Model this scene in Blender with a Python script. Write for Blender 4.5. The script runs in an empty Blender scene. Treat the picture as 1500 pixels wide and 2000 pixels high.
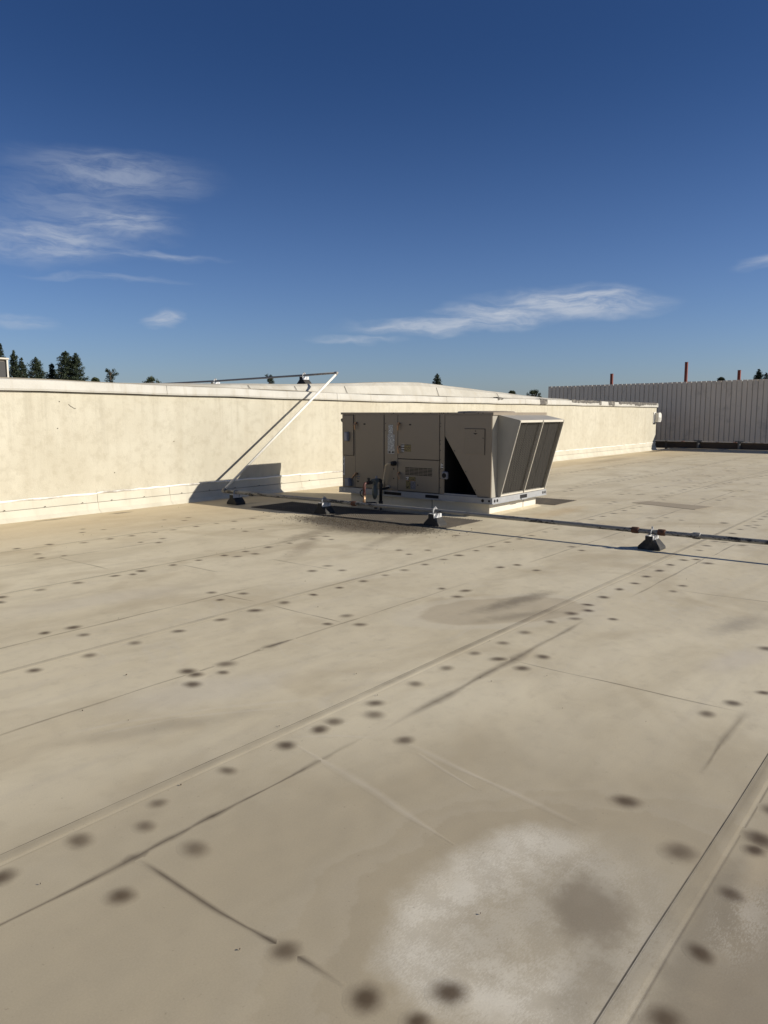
import bpy, bmesh, math, random
from mathutils import Vector, Matrix
random.seed(7)
R = math.radians
scene = bpy.context.scene
COL = scene.collection

# ------------------------------------------------------------------ camera
CAM_H = 1.6
cd = bpy.data.cameras.new('camera')
cam = bpy.data.objects.new('camera', cd); COL.objects.link(cam)
cam.location = (0, 0, CAM_H)
cam.rotation_euler = (R(90 - 7.369), 0, R(-52.158))
cd.sensor_fit = 'VERTICAL'; cd.sensor_height = 24; cd.sensor_width = 18; cd.lens = 18.0
cd.clip_start = 0.05; cd.clip_end = 5000
scene.camera = cam
scene.render.resolution_x = 768; scene.render.resolution_y = 1024

# ------------------------------------------------------------------ sun, sky, exposure
SUN_D = Vector((-0.578, 1.0, -0.552)).normalized()
SUN_EL = math.asin(-SUN_D.z)
SUN_AZ = math.atan2(-SUN_D.x, -SUN_D.y)          # clockwise from +Y
sl = bpy.data.lights.new('sun', 'SUN'); sl.energy = 4.6; sl.angle = R(0.5); sl.color = (1.0, 0.935, 0.835)
so = bpy.data.objects.new('sun', sl); COL.objects.link(so)
so.rotation_euler = SUN_D.to_track_quat('-Z', 'Y').to_euler(); so.location = (0, -20, 30)
SKY_STRENGTH = 0.05
scene.view_settings.view_transform = 'Standard'; scene.view_settings.look = 'None'
scene.view_settings.exposure = 0.35; scene.view_settings.gamma = 1.0
scene.view_settings.use_curve_mapping = False

# ------------------------------------------------------------------ node helpers
class NT:
    def __init__(s, nt): s.nt = nt
    def n(s, typ, **kw):
        o = s.nt.nodes.new(typ)
        for k, v in kw.items(): setattr(o, k, v)
        return o
    def val(s, sock, v):
        if hasattr(v, 'links') or isinstance(v, bpy.types.NodeSocket): s.nt.links.new(v, sock)
        else: sock.default_value = v
    def math(s, op, a, b=None, c=None, clamp=False):
        o = s.n('ShaderNodeMath', operation=op, use_clamp=clamp)
        s.val(o.inputs[0], a)
        if b is not None: s.val(o.inputs[1], b)
        if c is not None: s.val(o.inputs[2], c)
        return o.outputs[0]
    def vmath(s, op, a, b=None):
        o = s.n('ShaderNodeVectorMath', operation=op)
        s.val(o.inputs[0], a)
        if b is not None: s.val(o.inputs[1], b)
        return o.outputs['Value'] if op in ('LENGTH', 'DOT_PRODUCT') else o.outputs[0]
    def noise(s, vec, scale, detail=4, rough=.55, dist=0.0, color=False):
        o = s.n('ShaderNodeTexNoise')
        if vec is not None: s.val(o.inputs['Vector'], vec)
        o.inputs['Scale'].default_value = scale; o.inputs['Detail'].default_value = detail
        o.inputs['Roughness'].default_value = rough; o.inputs['Distortion'].default_value = dist
        return o.outputs['Color'] if color else o.outputs['Fac']
    def map(s, vec, loc=(0,0,0), rot=0, scale=(1,1,1), typ='TEXTURE', rot3=None):
        o = s.n('ShaderNodeMapping', vector_type=typ); s.val(o.inputs['Vector'], vec)
        o.inputs['Location'].default_value = loc
        o.inputs['Rotation'].default_value = rot3 or (0, 0, rot); o.inputs['Scale'].default_value = scale
        return o.outputs[0]
    def rng(s, x, a, b, c=0.0, d=1.0, smooth=True):
        o = s.n('ShaderNodeMapRange', interpolation_type='SMOOTHSTEP' if smooth else 'LINEAR')
        s.val(o.inputs['Value'], x); o.inputs['From Min'].default_value = a; o.inputs['From Max'].default_value = b
        o.inputs['To Min'].default_value = c; o.inputs['To Max'].default_value = d
        return o.outputs[0]
    def mix(s, f, a, b, blend='MIX'):
        o = s.n('ShaderNodeMix', data_type='RGBA', blend_type=blend)
        s.val(o.inputs[0], f); s.val(o.inputs[6], rgb(a)); s.val(o.inputs[7], rgb(b))
        return o.outputs[2]
    def sep(s, v):
        o = s.n('ShaderNodeSeparateXYZ'); s.val(o.inputs[0], v); return o.outputs
    def comb(s, x, y, z=0.0):
        o = s.n('ShaderNodeCombineXYZ')
        for i, q in enumerate((x, y, z)): s.val(o.inputs[i], q)
        return o.outputs[0]
    def bump(s, h, strength=.3, dist=.01, normal=None):
        o = s.n('ShaderNodeBump'); s.val(o.inputs['Height'], h)
        o.inputs['Strength'].default_value = strength; o.inputs['Distance'].default_value = dist
        if normal is not None: s.val(o.inputs['Normal'], normal)
        return o.outputs[0]
    def blob(s, vec, c, r, rot=0, e0=.55, e1=1.0, warp=None, amp=.35):
        v = s.map(vec, (c[0], c[1], 0), rot, (r[0], r[1], 1000.))
        d = s.vmath('LENGTH', v)
        if warp is not None:
            d = s.math('ADD', d, s.math('MULTIPLY', s.math('SUBTRACT', warp, .5), amp * 2))
        return s.rng(d, e1, e0)
def rgb(c):
    if isinstance(c, (tuple, list)): return tuple(c) + (1.0,) if len(c) == 3 else tuple(c)
    return c

def new_mat(name):
    m = bpy.data.materials.new(name); m.use_nodes = True
    t = NT(m.node_tree); b = m.node_tree.nodes['Principled BSDF']
    return m, t, b
def plain(name, col, rough=.5, metal=0.0, var=.12, scale=8, bump=0.0, bscale=60, dirt=None, dscale=3, spec=.4):
    """painted or metal surface: colour mottled by noise, optional dirt patches and fine relief"""
    m, t, b = new_mat(name)
    pos = t.n('ShaderNodeNewGeometry').outputs['Position']
    n1 = t.noise(pos, scale, 5)
    c = t.mix(n1, tuple(x * (1 - var) for x in col), tuple(min(1, x * (1 + var)) for x in col))
    if dirt:
        f = t.rng(t.noise(pos, dscale, 6, .65), .5, .72)
        c = t.mix(t.math('MULTIPLY', f, dirt[1]), c, dirt[0])
    t.val(b.inputs['Base Color'], c)
    t.val(b.inputs['Roughness'], t.rng(n1, 0, 1, max(0.05, rough - .1), min(1, rough + .1), False))
    b.inputs['Metallic'].default_value = metal; b.inputs['Specular IOR Level'].default_value = spec
    if bump: t.val(b.inputs['Normal'], t.bump(t.noise(pos, bscale, 4), bump, .004))
    return m

# ------------------------------------------------------------------ world
W = bpy.data.worlds.new('World'); scene.world = W; W.use_nodes = True
t = NT(W.node_tree); bg = W.node_tree.nodes['Background']
sky = t.n('ShaderNodeTexSky', sky_type='NISHITA'); sky.sun_disc = False
sky.sun_elevation = SUN_EL; sky.sun_rotation = SUN_AZ; sky.altitude = 100
sky.air_density = 1.0; sky.dust_density = 0.5; sky.ozone_density = 2.5
d = t.sep(t.vmath('NORMALIZE', t.n('ShaderNodeTexCoord').outputs['Generated']))
az = t.math('ARCTAN2', d[1], d[0]); el = t.math('ARCSINE', d[2])
ae = t.comb(az, el)
wcol = t.noise(t.vmath('MULTIPLY', ae, (9, 26, 1)), 1.0, 3, .6, color=True)
warp = t.vmath('ADD', ae, t.vmath('MULTIPLY', t.vmath('SUBTRACT', wcol, (.5, .5, .5)), (.075, .036, 0)))
wisp = t.noise(t.map(warp, rot=-.10, scale=(15, 85, 1), typ='POINT'), 1.0, 6, .64)
wispf = t.rng(wisp, .28, .70, .15, 1.0)
CL = [  # az, el, r_az, r_el, strength: cirrus streaks
    (.985, .272, .125, .030, .42), (1.02, .235, .11, .040, .26), (.985, .222, .085, .024, .60), (1.06, .197, .105, .030, .60), (.95, .190, .10, .006, .50), (1.00, .156, .10, .006, .32),
    (.425, .1325, .125, .0200, 1.0), (.39, .1345, .075, .0125, 1.0), (.51, .1205, .085, .0150, .95), (.59, .1085, .130, .0105, .85), (.70, .095, .07, .005, .45),
    (.937, .112, .026, .010, .80), (1.085, .105, .05, .009, .40), (.205, .170, .040, .009, .55),
    (-.25, .30, .20, .03, .5), (1.75, .26, .2, .03, .5)]
dens = 0.0
for a, e, ra, re, st in CL:
    q = t.vmath('LENGTH', t.vmath('MULTIPLY', t.vmath('SUBTRACT', warp, (a, e, 0)), (1/ra, 1/re, 0)))
    dens = t.math('MAXIMUM', dens, t.rng(q, 1.2, .1, 0, st))
cf = t.math('MULTIPLY', dens, wispf, clamp=True)
tint = t.mix(t.rng(el, .0, .44), (.93, 1.08, 1.52), (.35, .56, .93))      # deep dry-air blue overhead, pale at the horizon
skyc = t.mix(cf, t.mix(1.0, sky.outputs[0], tint, 'MULTIPLY'), (8.3, 9.0, 10.2))
t.val(bg.inputs['Color'], skyc); bg.inputs['Strength'].default_value = SKY_STRENGTH

# ------------------------------------------------------------------ mesh helpers
class MB:
    def __init__(s): s.v = []; s.f = []; s.uv = None
    def add(s, vs, fs):
        o = len(s.v); s.v += [tuple(v) for v in vs]; s.f += [tuple(i + o for i in f) for f in fs]; return s
    def box(s, x0, x1, y0, y1, z0, z1):
        return s.add([(x0,y0,z0),(x1,y0,z0),(x1,y1,z0),(x0,y1,z0),(x0,y0,z1),(x1,y0,z1),(x1,y1,z1),(x0,y1,z1)],
                     [(0,3,2,1),(4,5,6,7),(0,1,5,4),(1,2,6,5),(2,3,7,6),(3,0,4,7)])
    def hexa(s, p):   # eight corners, bottom four then top four
        return s.add(p, [(0,3,2,1),(4,5,6,7),(0,1,5,4),(1,2,6,5),(2,3,7,6),(3,0,4,7)])
    def prism(s, poly, axis, a, b):  # polygon of 2-D points extruded along axis
        def P(u, w, q): return {'x': (q, u, w), 'y': (u, q, w), 'z': (u, w, q)}[axis]
        n = len(poly)
        vs = [P(u, w, a) for u, w in poly] + [P(u, w, b) for u, w in poly]
        return s.add(vs, [tuple(range(n))[::-1], tuple(range(n, 2*n))] + [(i, (i+1) % n, n+(i+1) % n, n+i) for i in range(n)])
    def tube(s, pts, r, seg=12, caps=True):
        pts = [Vector(p) for p in pts]; rs = r if isinstance(r, (list, tuple)) else [r]*len(pts)
        vs = []; fs = []
        prev = None
        for i, p in enumerate(pts):
            d = ((pts[i+1]-p).normalized() if i+1 < len(pts) else Vector((0,0,0))) + ((p-pts[i-1]).normalized() if i else Vector((0,0,0)))
            d.normalize()
            up = Vector((0,0,1)) if abs(d.z) < .95 else Vector((1,0,0))
            if prev is not None: up = prev
            a = d.cross(up).normalized(); b = a.cross(d).normalized(); prev = b
            for k in range(seg):
                q = 2*math.pi*k/seg; vs.append(p + rs[i]*(a*math.cos(q) + b*math.sin(q)))
        for i in range(len(pts)-1):
            for k in range(seg):
                k2 = (k+1) % seg; fs.append((i*seg+k, i*seg+k2, (i+1)*seg+k2, (i+1)*seg+k))
        if caps: fs += [tuple(range(seg))[::-1], tuple(range((len(pts)-1)*seg, len(pts)*seg))]
        return s.add(vs, fs)
    def bar(s, p, q, w, h=None):
        """square bar between two points"""
        p = Vector(p); q = Vector(q); d = (q-p).normalized(); h = h or w
        up = Vector((0,0,1)) if abs(d.z) < .95 else Vector((1,0,0))
        a = d.cross(up).normalized()*w/2; b = a.cross(d).normalized()*h/2
        return s.hexa([p-a-b, q-a-b, q+a-b, p+a-b, p-a+b, q-a+b, q+a+b, p+a+b])
def obj(name, mb, mat, parent=None, bev=0.0, smooth=False, seg=1):
    me = bpy.data.meshes.new(name)
    off = parent_off(parent)
    me.from_pydata([(v[0]-off[0], v[1]-off[1], v[2]-off[2]) for v in mb.v], [], mb.f)
    if mb.uv is not None:
        ul = me.uv_layers.new(name='UVMap')
        for l in me.loops: ul.data[l.index].uv = mb.uv[l.vertex_index]
    bm = bmesh.new(); bm.from_mesh(me)
    if mb.uv is None: bmesh.ops.recalc_face_normals(bm, faces=bm.faces)
    if bev: bmesh.ops.bevel(bm, geom=bm.edges[:], offset=bev, segments=seg, profile=.6, affect='EDGES', clamp_overlap=True)
    bm.to_mesh(me); bm.free()
    if smooth:
        for p in me.polygons: p.use_smooth = len(p.vertices) == 4
    me.materials.append(mat)
    o = bpy.data.objects.new(name, me); COL.objects.link(o)
    if parent: o.parent = parent
    return o
OFF = {}
def parent_off(p): return OFF.get(p.name, (0,0,0)) if p else (0,0,0)
def tag(o, label, cat, group=None):
    o['label'] = label; o['category'] = cat
    if group: o['group'] = group
    return o
def thing(name, label, cat, loc=(0,0,0), group=None):
    o = bpy.data.objects.new(name, None); COL.objects.link(o); o.location = loc; o.empty_display_size = .2
    OFF[o.name] = loc
    return tag(o, label, cat, group)
def sub(name, mb, mat, part, root, **kw):
    """child of a part: part's mesh is already relative to root"""
    OFF[part.name] = OFF.get(root.name, (0,0,0))
    return obj(name, mb, mat, part, **kw)
def struct(o): o['kind'] = 'structure'; return o

# ------------------------------------------------------------------ roof membrane (colour, dirt with its own shape, relief)
def make_membrane_group(ylo, yhi):
    # only the stains that reach the sheets between ylo and yhi are put into the group
    g = bpy.data.node_groups.new('membrane', 'ShaderNodeTree')
    for nm, ty in (('Color', 'NodeSocketColor'), ('Roughness', 'NodeSocketFloat'), ('Normal', 'NodeSocketVector')):
        g.interface.new_socket(nm, in_out='OUTPUT', socket_type=ty)
    t = NT(g); out = t.n('NodeGroupOutput')
    pos = t.n('ShaderNodeNewGeometry').outputs['Position']
    p2 = t.vmath('MULTIPLY', pos, (1, 1, 0))
    n_big = t.noise(p2, .32, 4, .55)
    n_mid = t.noise(t.map(p2, scale=(.7, 1.6, 1), typ='POINT'), 1.0, 5, .6, .6)
    n_str = t.noise(t.map(p2, scale=(.25, 5.0, 1), typ='POINT'), 1.0, 4, .6)
    n_sml = t.noise(p2, 9, 5, .65)
    n_fin = t.noise(p2, 160, 3, .7)
    base = t.mix(t.rng(n_big, .3, .7), (.585, .508, .350), (.655, .580, .412))
    base = t.mix(t.math('MULTIPLY', t.rng(n_mid, .40, .70), .52), base, (.44, .375, .252))
    base = t.mix(t.math('MULTIPLY', t.rng(n_str, .5, .78), .35), base, (.49, .435, .335))
    base = t.mix(t.math('MULTIPLY', t.rng(n_sml, .48, .80), .28), base, (.335, .288, .205))
    # dried water marks: pale rims of old puddles
    ring = t.noise(p2, .55, 3, .5, .8)
    rim = t.math('MULTIPLY', t.rng(t.math('ABSOLUTE', t.math('SUBTRACT', ring, .56)), .012, .0), t.rng(n_mid, .35, .6))
    base = t.mix(t.math('MULTIPLY', rim, .22), base, (.56, .51, .41))
    base = t.mix(t.math('MULTIPLY', t.rng(t.noise(p2, .85, 3, .55, 1.2), .50, .68), .40), base, (.41, .335, .212))
    # warmer, yellower membrane in the strip by the wall
    y = t.sep(pos)[1]; x = t.sep(pos)[0]
    ywarm = t.math('MULTIPLY', t.rng(t.math('ADD', y, t.math('MULTIPLY', n_mid, 1.2)), 8.2, 11.0), .55)
    base = t.mix(ywarm, base, (.50, .385, .225))
    if ylo < 4.5: near = t.blob(p2, (1.5, 1.1), (3.3, 2.5), -.5, .30, 1.1, n_big, .35)   # broad darker area nearest the camera
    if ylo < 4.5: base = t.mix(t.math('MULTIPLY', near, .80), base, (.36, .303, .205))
    w1 = t.noise(p2, 2.2, 4, .6); w2 = t.noise(p2, 7.0, 4, .65)
    def stain(base, c, r, col, f, rot=0, e0=.3, e1=1.0, warp=w1, amp=.4, grain=None):
        ext = max(r)*1.5 if rot else r[1]*1.5
        if c[1]+ext < ylo or c[1]-ext > yhi: return base
        k = t.math('MULTIPLY', t.blob(p2, c, r, rot, e0, e1, warp, amp), f)
        if grain is not None: k = t.math('MULTIPLY', k, grain)
        return t.mix(k, base, col)
    # chalky patch of a dried puddle near the camera, with a dark silt centre
    flake = t.rng(t.math('ADD', t.noise(t.map(p2, rot=.5, scale=(60, 170, 1), typ='POINT'), 1.0, 5, .8), t.math('MULTIPLY', t.math('SUBTRACT', w2, .5), .9)), .40, .60)
    flake2 = t.math('ADD', t.math('MULTIPLY', flake, .65), .35)
    if ylo < 1.5:
        dv = t.vmath('LENGTH', t.map(p2, (2.14, .98, 0), -.22, (.60, .42, 1000.)))
        dd = t.math('ADD', dv, t.math('ADD', t.math('MULTIPLY', t.math('SUBTRACT', w1, .5), .8), t.math('MULTIPLY', t.math('SUBTRACT', w2, .5), .30)))
        def band(a0, a1, b1, b0): return t.math('MULTIPLY', t.rng(dd, a0, a1), t.rng(dd, b0, b1))
        side = t.math('MAXIMUM', t.rng(y, .88, 1.28), t.rng(x, 2.10, 1.72))
        base = t.mix(t.math('MULTIPLY', band(.90, 1.15, 1.30, 1.80), .30), base, (.345, .285, .19))        # silty brown margin
        base = t.mix(t.math('MULTIPLY', band(1.34, 1.39, 1.40, 1.60), .12), base, (.56, .50, .38))         # older tide lines
        base = t.mix(t.math('MULTIPLY', band(1.62, 1.66, 1.68, 1.85), .10), base, (.56, .50, .38))
        base = t.mix(t.math('MULTIPLY', t.rng(dd, 1.15, .55), .55), base, (.40, .355, .270))
        soft = t.math('MULTIPLY', band(.30, .78, .80, 1.16), side)
        base = t.mix(t.math('MULTIPLY', soft, .55), base, (.60, .55, .44))
        base = t.mix(t.math('MULTIPLY', t.math('MULTIPLY', soft, flake), .52), base, (.72, .67, .55))
        base = t.mix(t.math('MULTIPLY', t.math('MULTIPLY', t.rng(dd, 1.0, .6), flake), .28), base, (.60, .555, .45))
    base = stain(base, (2.24, .89), (.27, .17), (.245, .205, .143), .85, .45, .35, .95, w2, .35)
    base = stain(base, (1.92, .76), (.32, .12), (.28, .24, .172), .55, .15, .1, 1.0, w2, .5)
    base = stain(base, (2.5, .30), (1.9, .36), (.255, .215, .152), .75, 0, .3, 1.0, w1, .4)
    base = stain(base, (2.33, .57), (.75, .11), (.24, .205, .145), .60, .02, .2, 1.0, w2, .5)
    base = stain(base, (2.48, .48), (.36, .13), (.56, .51, .415), .45, .0, .2, 1.0, w2, .7, flake)
    base = stain(base, (2.9, .50), (.4, .08), (.50, .41, .27), .5, .0, .2, 1.0, w2, .5)
    base = stain(base, (1.70, .42), (.36, .18), (.225, .19, .135), .6, .3, .2, 1.0, w2, .5)
    # old puddle beside the near seam, and scattered smudges
    base = stain(base, (5.40, 3.0), (1.06, .58), (.56, .50, .375), .42, -.55, .80, .92, w1, .2)
    base = stain(base, (5.45, 2.98), (.95, .50), (.395, .325, .215), .55, -.55, .72, .82, w1, .18)
    base = stain(base, (5.75, 3.05), (.80, .16), (.17, .14, .095), .70, -.12, .05, 1.0, w2, .55)
    base = stain(base, (5.35, 2.80), (.62, .13), (.20, .165, .11), .50, -.45, .05, 1.0, w2, .5)
    base = stain(base, (6.15, 1.35), (.55, .20), (.23, .195, .145), .50, -.25, .05, 1.0, w2, .5)
    base = stain(base, (5.25, 1.15), (.55, .18), (.56, .50, .40), .5, -.3, .05, 1.0, w1, .5)
    base = stain(base, (2.75, 3.45), (.75, .34), (.53, .48, .385), .45, -.3, .2, 1.0, w1, .35)
    base = stain(base, (2.3, 3.2), (.8, .12), (.31, .265, .19), .45, -.5, .1, 1.0, w1, .5)
    base = stain(base, (3.6, 5.9), (1.3, .35), (.53, .475, .375), .4, -.2, .2, 1.0, w1, .35)
    # dark grit and run-off marks in front of the rooftop unit
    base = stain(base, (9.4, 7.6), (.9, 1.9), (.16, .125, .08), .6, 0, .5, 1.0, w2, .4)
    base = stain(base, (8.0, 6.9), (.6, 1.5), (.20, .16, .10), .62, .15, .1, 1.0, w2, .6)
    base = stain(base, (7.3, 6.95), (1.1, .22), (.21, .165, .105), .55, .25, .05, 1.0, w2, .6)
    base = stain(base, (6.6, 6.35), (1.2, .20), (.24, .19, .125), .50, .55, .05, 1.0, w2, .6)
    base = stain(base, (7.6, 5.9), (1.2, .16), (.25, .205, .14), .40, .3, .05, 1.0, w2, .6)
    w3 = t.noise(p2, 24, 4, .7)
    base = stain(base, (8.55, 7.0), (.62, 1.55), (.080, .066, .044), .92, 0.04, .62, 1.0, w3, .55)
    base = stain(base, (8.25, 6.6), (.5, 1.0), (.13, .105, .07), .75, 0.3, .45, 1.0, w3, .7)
    base = stain(base, (11.5, 5.35), (1.4, .32), (.50, .375, .205), .6, 0, .2, 1.0, w2, .5)
    # silt lines left by water standing along the wall
    for cx_, cy_, rx, ry, fo in ((6.0, 10.98, .42, .07, .75), (7.08, 10.86, .28, .10, .8), (32.3, 10.75, 1.7, .30, .85), (27.5, 10.8, 2.6, .12, .45), (25.5, 9.9, 3.0, .5, .3), (9.2, 10.2, .5, .12, .4), (18.2, 10.2, 2.2, .35, .35)):
        base = stain(base, (cx_, cy_), (rx, ry), (.125, .098, .062), fo, 0, .2, 1.0, w2, .5)
    base = stain(base, (21, 9.6), (3.0, .35), (.62, .54, .40), .5, .03, .2, 1.0, w1, .5)
    # fine speckle of dust
    sp = t.rng(t.noise(p2, 48, 2, .5), .70, .76)
    base = t.mix(t.math('MULTIPLY', sp, .30), base, (.17, .135, .09))
    gr = t.rng(n_fin, .25, .75, .93, 1.07, False)
    base = t.mix(1.0, base, t.comb(gr, gr, gr), 'MULTIPLY')
    t.val(out.inputs['Color'], base)
    t.val(out.inputs['Roughness'], t.rng(n_mid, .3, .7, .50, .68, False))
    # woven scrim telegraphing through, gentle pillows
    wv = t.n('ShaderNodeTexWave', wave_type='BANDS', bands_direction='DIAGONAL'); t.val(wv.inputs['Vector'], p2)
    wv.inputs['Scale'].default_value = 110; wv.inputs['Distortion'].default_value = .6; wv.inputs['Detail'].default_value = 1
    h = t.math('ADD', t.math('MULTIPLY', n_fin, .5), t.math('MULTIPLY', wv.outputs['Fac'], .35))
    nb = t.bump(t.noise(p2, 1.3, 3, .5), .55, .035)
    t.val(out.inputs['Normal'], t.bump(h, .16, .003, nb))
    return g
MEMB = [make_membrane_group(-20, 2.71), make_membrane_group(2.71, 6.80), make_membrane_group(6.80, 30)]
def zone(y): return 0 if y < 2.71 else 1 if y < 6.80 else 2
def membrane_mat(name, overlay=None): return [membrane_mat1(name, z, overlay) for z in range(3)]
def membrane_mat1(name, z, overlay=None):
    m, t, b = new_mat(name)
    g = t.n('ShaderNodeGroup'); g.node_tree = MEMB[z]
    c = g.outputs['Color']
    if overlay: c = overlay(t, c)
    t.val(b.inputs['Base Color'], c); t.val(b.inputs['Roughness'], g.outputs['Roughness']); t.val(b.inputs['Normal'], g.outputs['Normal'])
    b.inputs['Specular IOR Level'].default_value = .35
    return m
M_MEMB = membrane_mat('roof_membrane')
def ov_plate(t, c):
    uv = t.n('ShaderNodeUVMap').outputs[0]; r = t.vmath('LENGTH', uv)
    pos = t.n('ShaderNodeNewGeometry').outputs['Position']
    r = t.math('ADD', r, t.math('MULTIPLY', t.math('SUBTRACT', t.noise(pos, 18, 3, .6), .5), .34))
    k = t.rng(t.noise(t.map(pos, scale=(1, 1, 0), typ='POINT'), 1.4, 1), .36, .62, .72, 1.0)
    f = t.math('MULTIPLY', t.math('POWER', t.rng(r, 1.08, .10), 1.0), k)
    return t.mix(t.math('MULTIPLY', f, .93), c, (.080, .053, .028))
M_PLATE = membrane_mat('fastener_plate_grime', ov_plate)
def ov_joint(dark, fmax, power):
    def f(t, c):
        uv = t.sep(t.n('ShaderNodeUVMap').outputs[0])
        pos = t.n('ShaderNodeNewGeometry').outputs['Position']
        k = t.math('POWER', t.math('SUBTRACT', 1.0, t.math('ABSOLUTE', uv[1]), clamp=True), power)
        nz = t.rng(t.noise(pos, 2.6, 3, .6), .32, .68, .55, 1.0)
        en = uv[0]
        return t.mix(t.math('MULTIPLY', t.math('MULTIPLY', k, nz), t.math('MULTIPLY', en, fmax)), c, dark)
    return f
M_JOINT = membrane_mat('joint_grime_lap_shade', ov_joint((.075, .055, .035), .85, 1.3))
M_JFAINT = membrane_mat('faint_joint_grime', ov_joint((.12, .092, .058), .75, 1.2))
M_EDGE = membrane_mat('lap_edge_grime_shade', ov_joint((.030, .023, .015), 1.25, .4))
M_PALE = membrane_mat('pale_scuff', ov_joint((.58, .52, .41), .42, 1.0))
def simple_flat(name, fn): pass

# ------------------------------------------------------------------ other materials
def stucco(name, c0, c1, dirtc):
    m, t, b = new_mat(name)
    pos = t.n('ShaderNodeNewGeometry').outputs['Position']
    st = t.noise(t.map(pos, scale=(2.4, 2.4, .22), typ='POINT'), 1.0, 5, .6)
    st2 = t.noise(t.map(pos, scale=(9, 9, .5), typ='POINT'), 1.0, 4, .6)
    big = t.noise(pos, .8, 4, .55); sm = t.noise(pos, 45, 4, .7)
    z = t.sep(pos)[2]
    c = t.mix(t.rng(big, .3, .7), c0, c1)
    c = t.mix(t.math('MULTIPLY', t.rng(st, .48, .74), .45), c, dirtc)
    c = t.mix(t.math('MULTIPLY', t.math('MULTIPLY', t.rng(st2, .50, .72), t.rng(z, .3, 1.8)), .30), c, tuple(q * .78 for q in dirtc))
    c = t.mix(t.math('MULTIPLY', t.rng(t.noise(pos, 2.0, 5, .6), .52, .75), .35), c, tuple(min(1, q * 1.12) for q in c1))
    c = t.mix(t.math('MULTIPLY', t.rng(t.noise(pos, 7, 5, .7), .45, .70), .45), c, tuple(q * .92 for q in dirtc))
    sp = t.rng(sm, .62, .72)
    c = t.mix(t.math('MULTIPLY', sp, .28), c, tuple(q * .55 for q in dirtc))
    t.val(b.inputs['Base Color'], c); b.inputs['Roughness'].default_value = .9; b.inputs['Specular IOR Level'].default_value = .15
    h = t.math('ADD', t.noise(pos, 70, 5, .7), t.math('MULTIPLY', t.noise(pos, 18, 3, .6), .6))
    t.val(b.inputs['Normal'], t.bump(h, .55, .006))
    return m
M_STUCCO = stucco('stucco', (.490, .452, .350), (.545, .510, .405), (.425, .382, .285))
def membrane_white(name, c0, c1, streak=.35):
    m, t, b = new_mat(name)
    pos = t.n('ShaderNodeNewGeometry').outputs['Position']
    st = t.noise(t.map(pos, scale=(7, 7, 1.2), typ='POINT'), 1.0, 5, .65)
    c = t.mix(t.rng(t.noise(pos, 1.6, 4), .3, .7), c0, c1)
    c = t.mix(t.math('MULTIPLY', t.rng(st, .5, .75), streak), c, (.40, .36, .28))
    c = t.mix(t.math('MULTIPLY', t.rng(t.noise(pos, 30, 4, .7), .6, .72), .25), c, (.30, .27, .21))
    t.val(b.inputs['Base Color'], c); b.inputs['Roughness'].default_value = .6; b.inputs['Specular IOR Level'].default_value = .25
    t.val(b.inputs['Normal'], t.bump(t.noise(pos, 6, 4, .6), .35, .012))
    return m
M_COPE = membrane_white('coping_membrane', (.465, .445, .385), (.535, .515, .455), .65)
M_UPST = membrane_white('upstand_membrane', (.40, .375, .31), (.50, .475, .405), .85)
M_FLASH = membrane_white('base_flashing', (.49, .455, .355), (.575, .54, .435), .35)
M_CURB = membrane_white('curb_membrane', (.62, .575, .475), (.69, .65, .555), .18)
M_CAULK = plain('sealant', (.82, .80, .73), .5, var=.08, scale=12, dirt=((.20, .16, .11), .8), dscale=1.1)
M_LINE = plain('dark_gap', (.05, .042, .03), .9, scale=20)
M_TAR = plain('weathered_bitumen', (.115, .105, .092), .95, var=.7, scale=30, bump=.8, bscale=45, dirt=((.42, .39, .32), .7), dscale=9)
M_PAINT = plain('unit_paint', (.262, .216, .158), .42, var=.07, scale=3.5, dirt=((.20, .165, .115), .35), dscale=2.2, spec=.4)
M_DOOR = plain('door_paint', (.248, .205, .150), .42, var=.06, scale=4, dirt=((.22, .185, .13), .3), dscale=3, spec=.4)
M_PAINTLIT = plain('unit_paint_lit', (.37, .345, .285), .45, var=.08, scale=4, dirt=((.26, .22, .16), .3), dscale=2.5)  # same paint as the body, made lighter for the sunlit hood and end
M_TRIM = plain('light_trim', (.56, .52, .43), .45, var=.08, scale=9)
M_GALV = plain('galvanised_steel', (.34, .345, .345), .5, metal=.15, var=.16, scale=14, dirt=((.30, .27, .22), .4), dscale=5)
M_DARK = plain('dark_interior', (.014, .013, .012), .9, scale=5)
M_SEAMGAP = plain('panel_gap', (.030, .026, .020), .8, scale=5)
M_BLACK = plain('black_iron', (.020, .019, .018), .5, var=.25, scale=30)
M_RUBBER = plain('black_rubber', (.030, .029, .027), .8, var=.3, scale=14, bump=.5, bscale=60, dirt=((.16, .14, .11), .45), dscale=7)
M_BRASS = plain('brass_handle', (.36, .22, .125), .35, metal=.5, var=.2, scale=30)
M_RUST = plain('rusty_iron', (.115, .052, .030), .85, var=.45, scale=30, bump=.6, dirt=((.04, .028, .02), .7), dscale=25)
M_RISERSHADE = plain('riser_pipe_shaded', (.095, .032, .024), .55, var=.3, scale=20)  # upper riser: its shade is put into the colour
M_RISERLIT = plain('riser_pipe_sunlit', (.55, .36, .20), .4, metal=.5, var=.2, scale=25)  # foot of the same riser, sunlight put into the colour
M_REG = plain('regulator_green', (.085, .098, .088), .5, var=.2, scale=20)
M_HOSE = plain('tan_conduit', (.62, .49, .31), .55, var=.15, scale=20)
M_GREYBOX = plain('grey_box', (.235, .235, .25), .5, var=.08, scale=15)
M_MAT = plain('mat_rubber', (.105, .090, .070), .9, var=.3, scale=8, dirt=((.20, .165, .115), .6), dscale=2.5)
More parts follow.
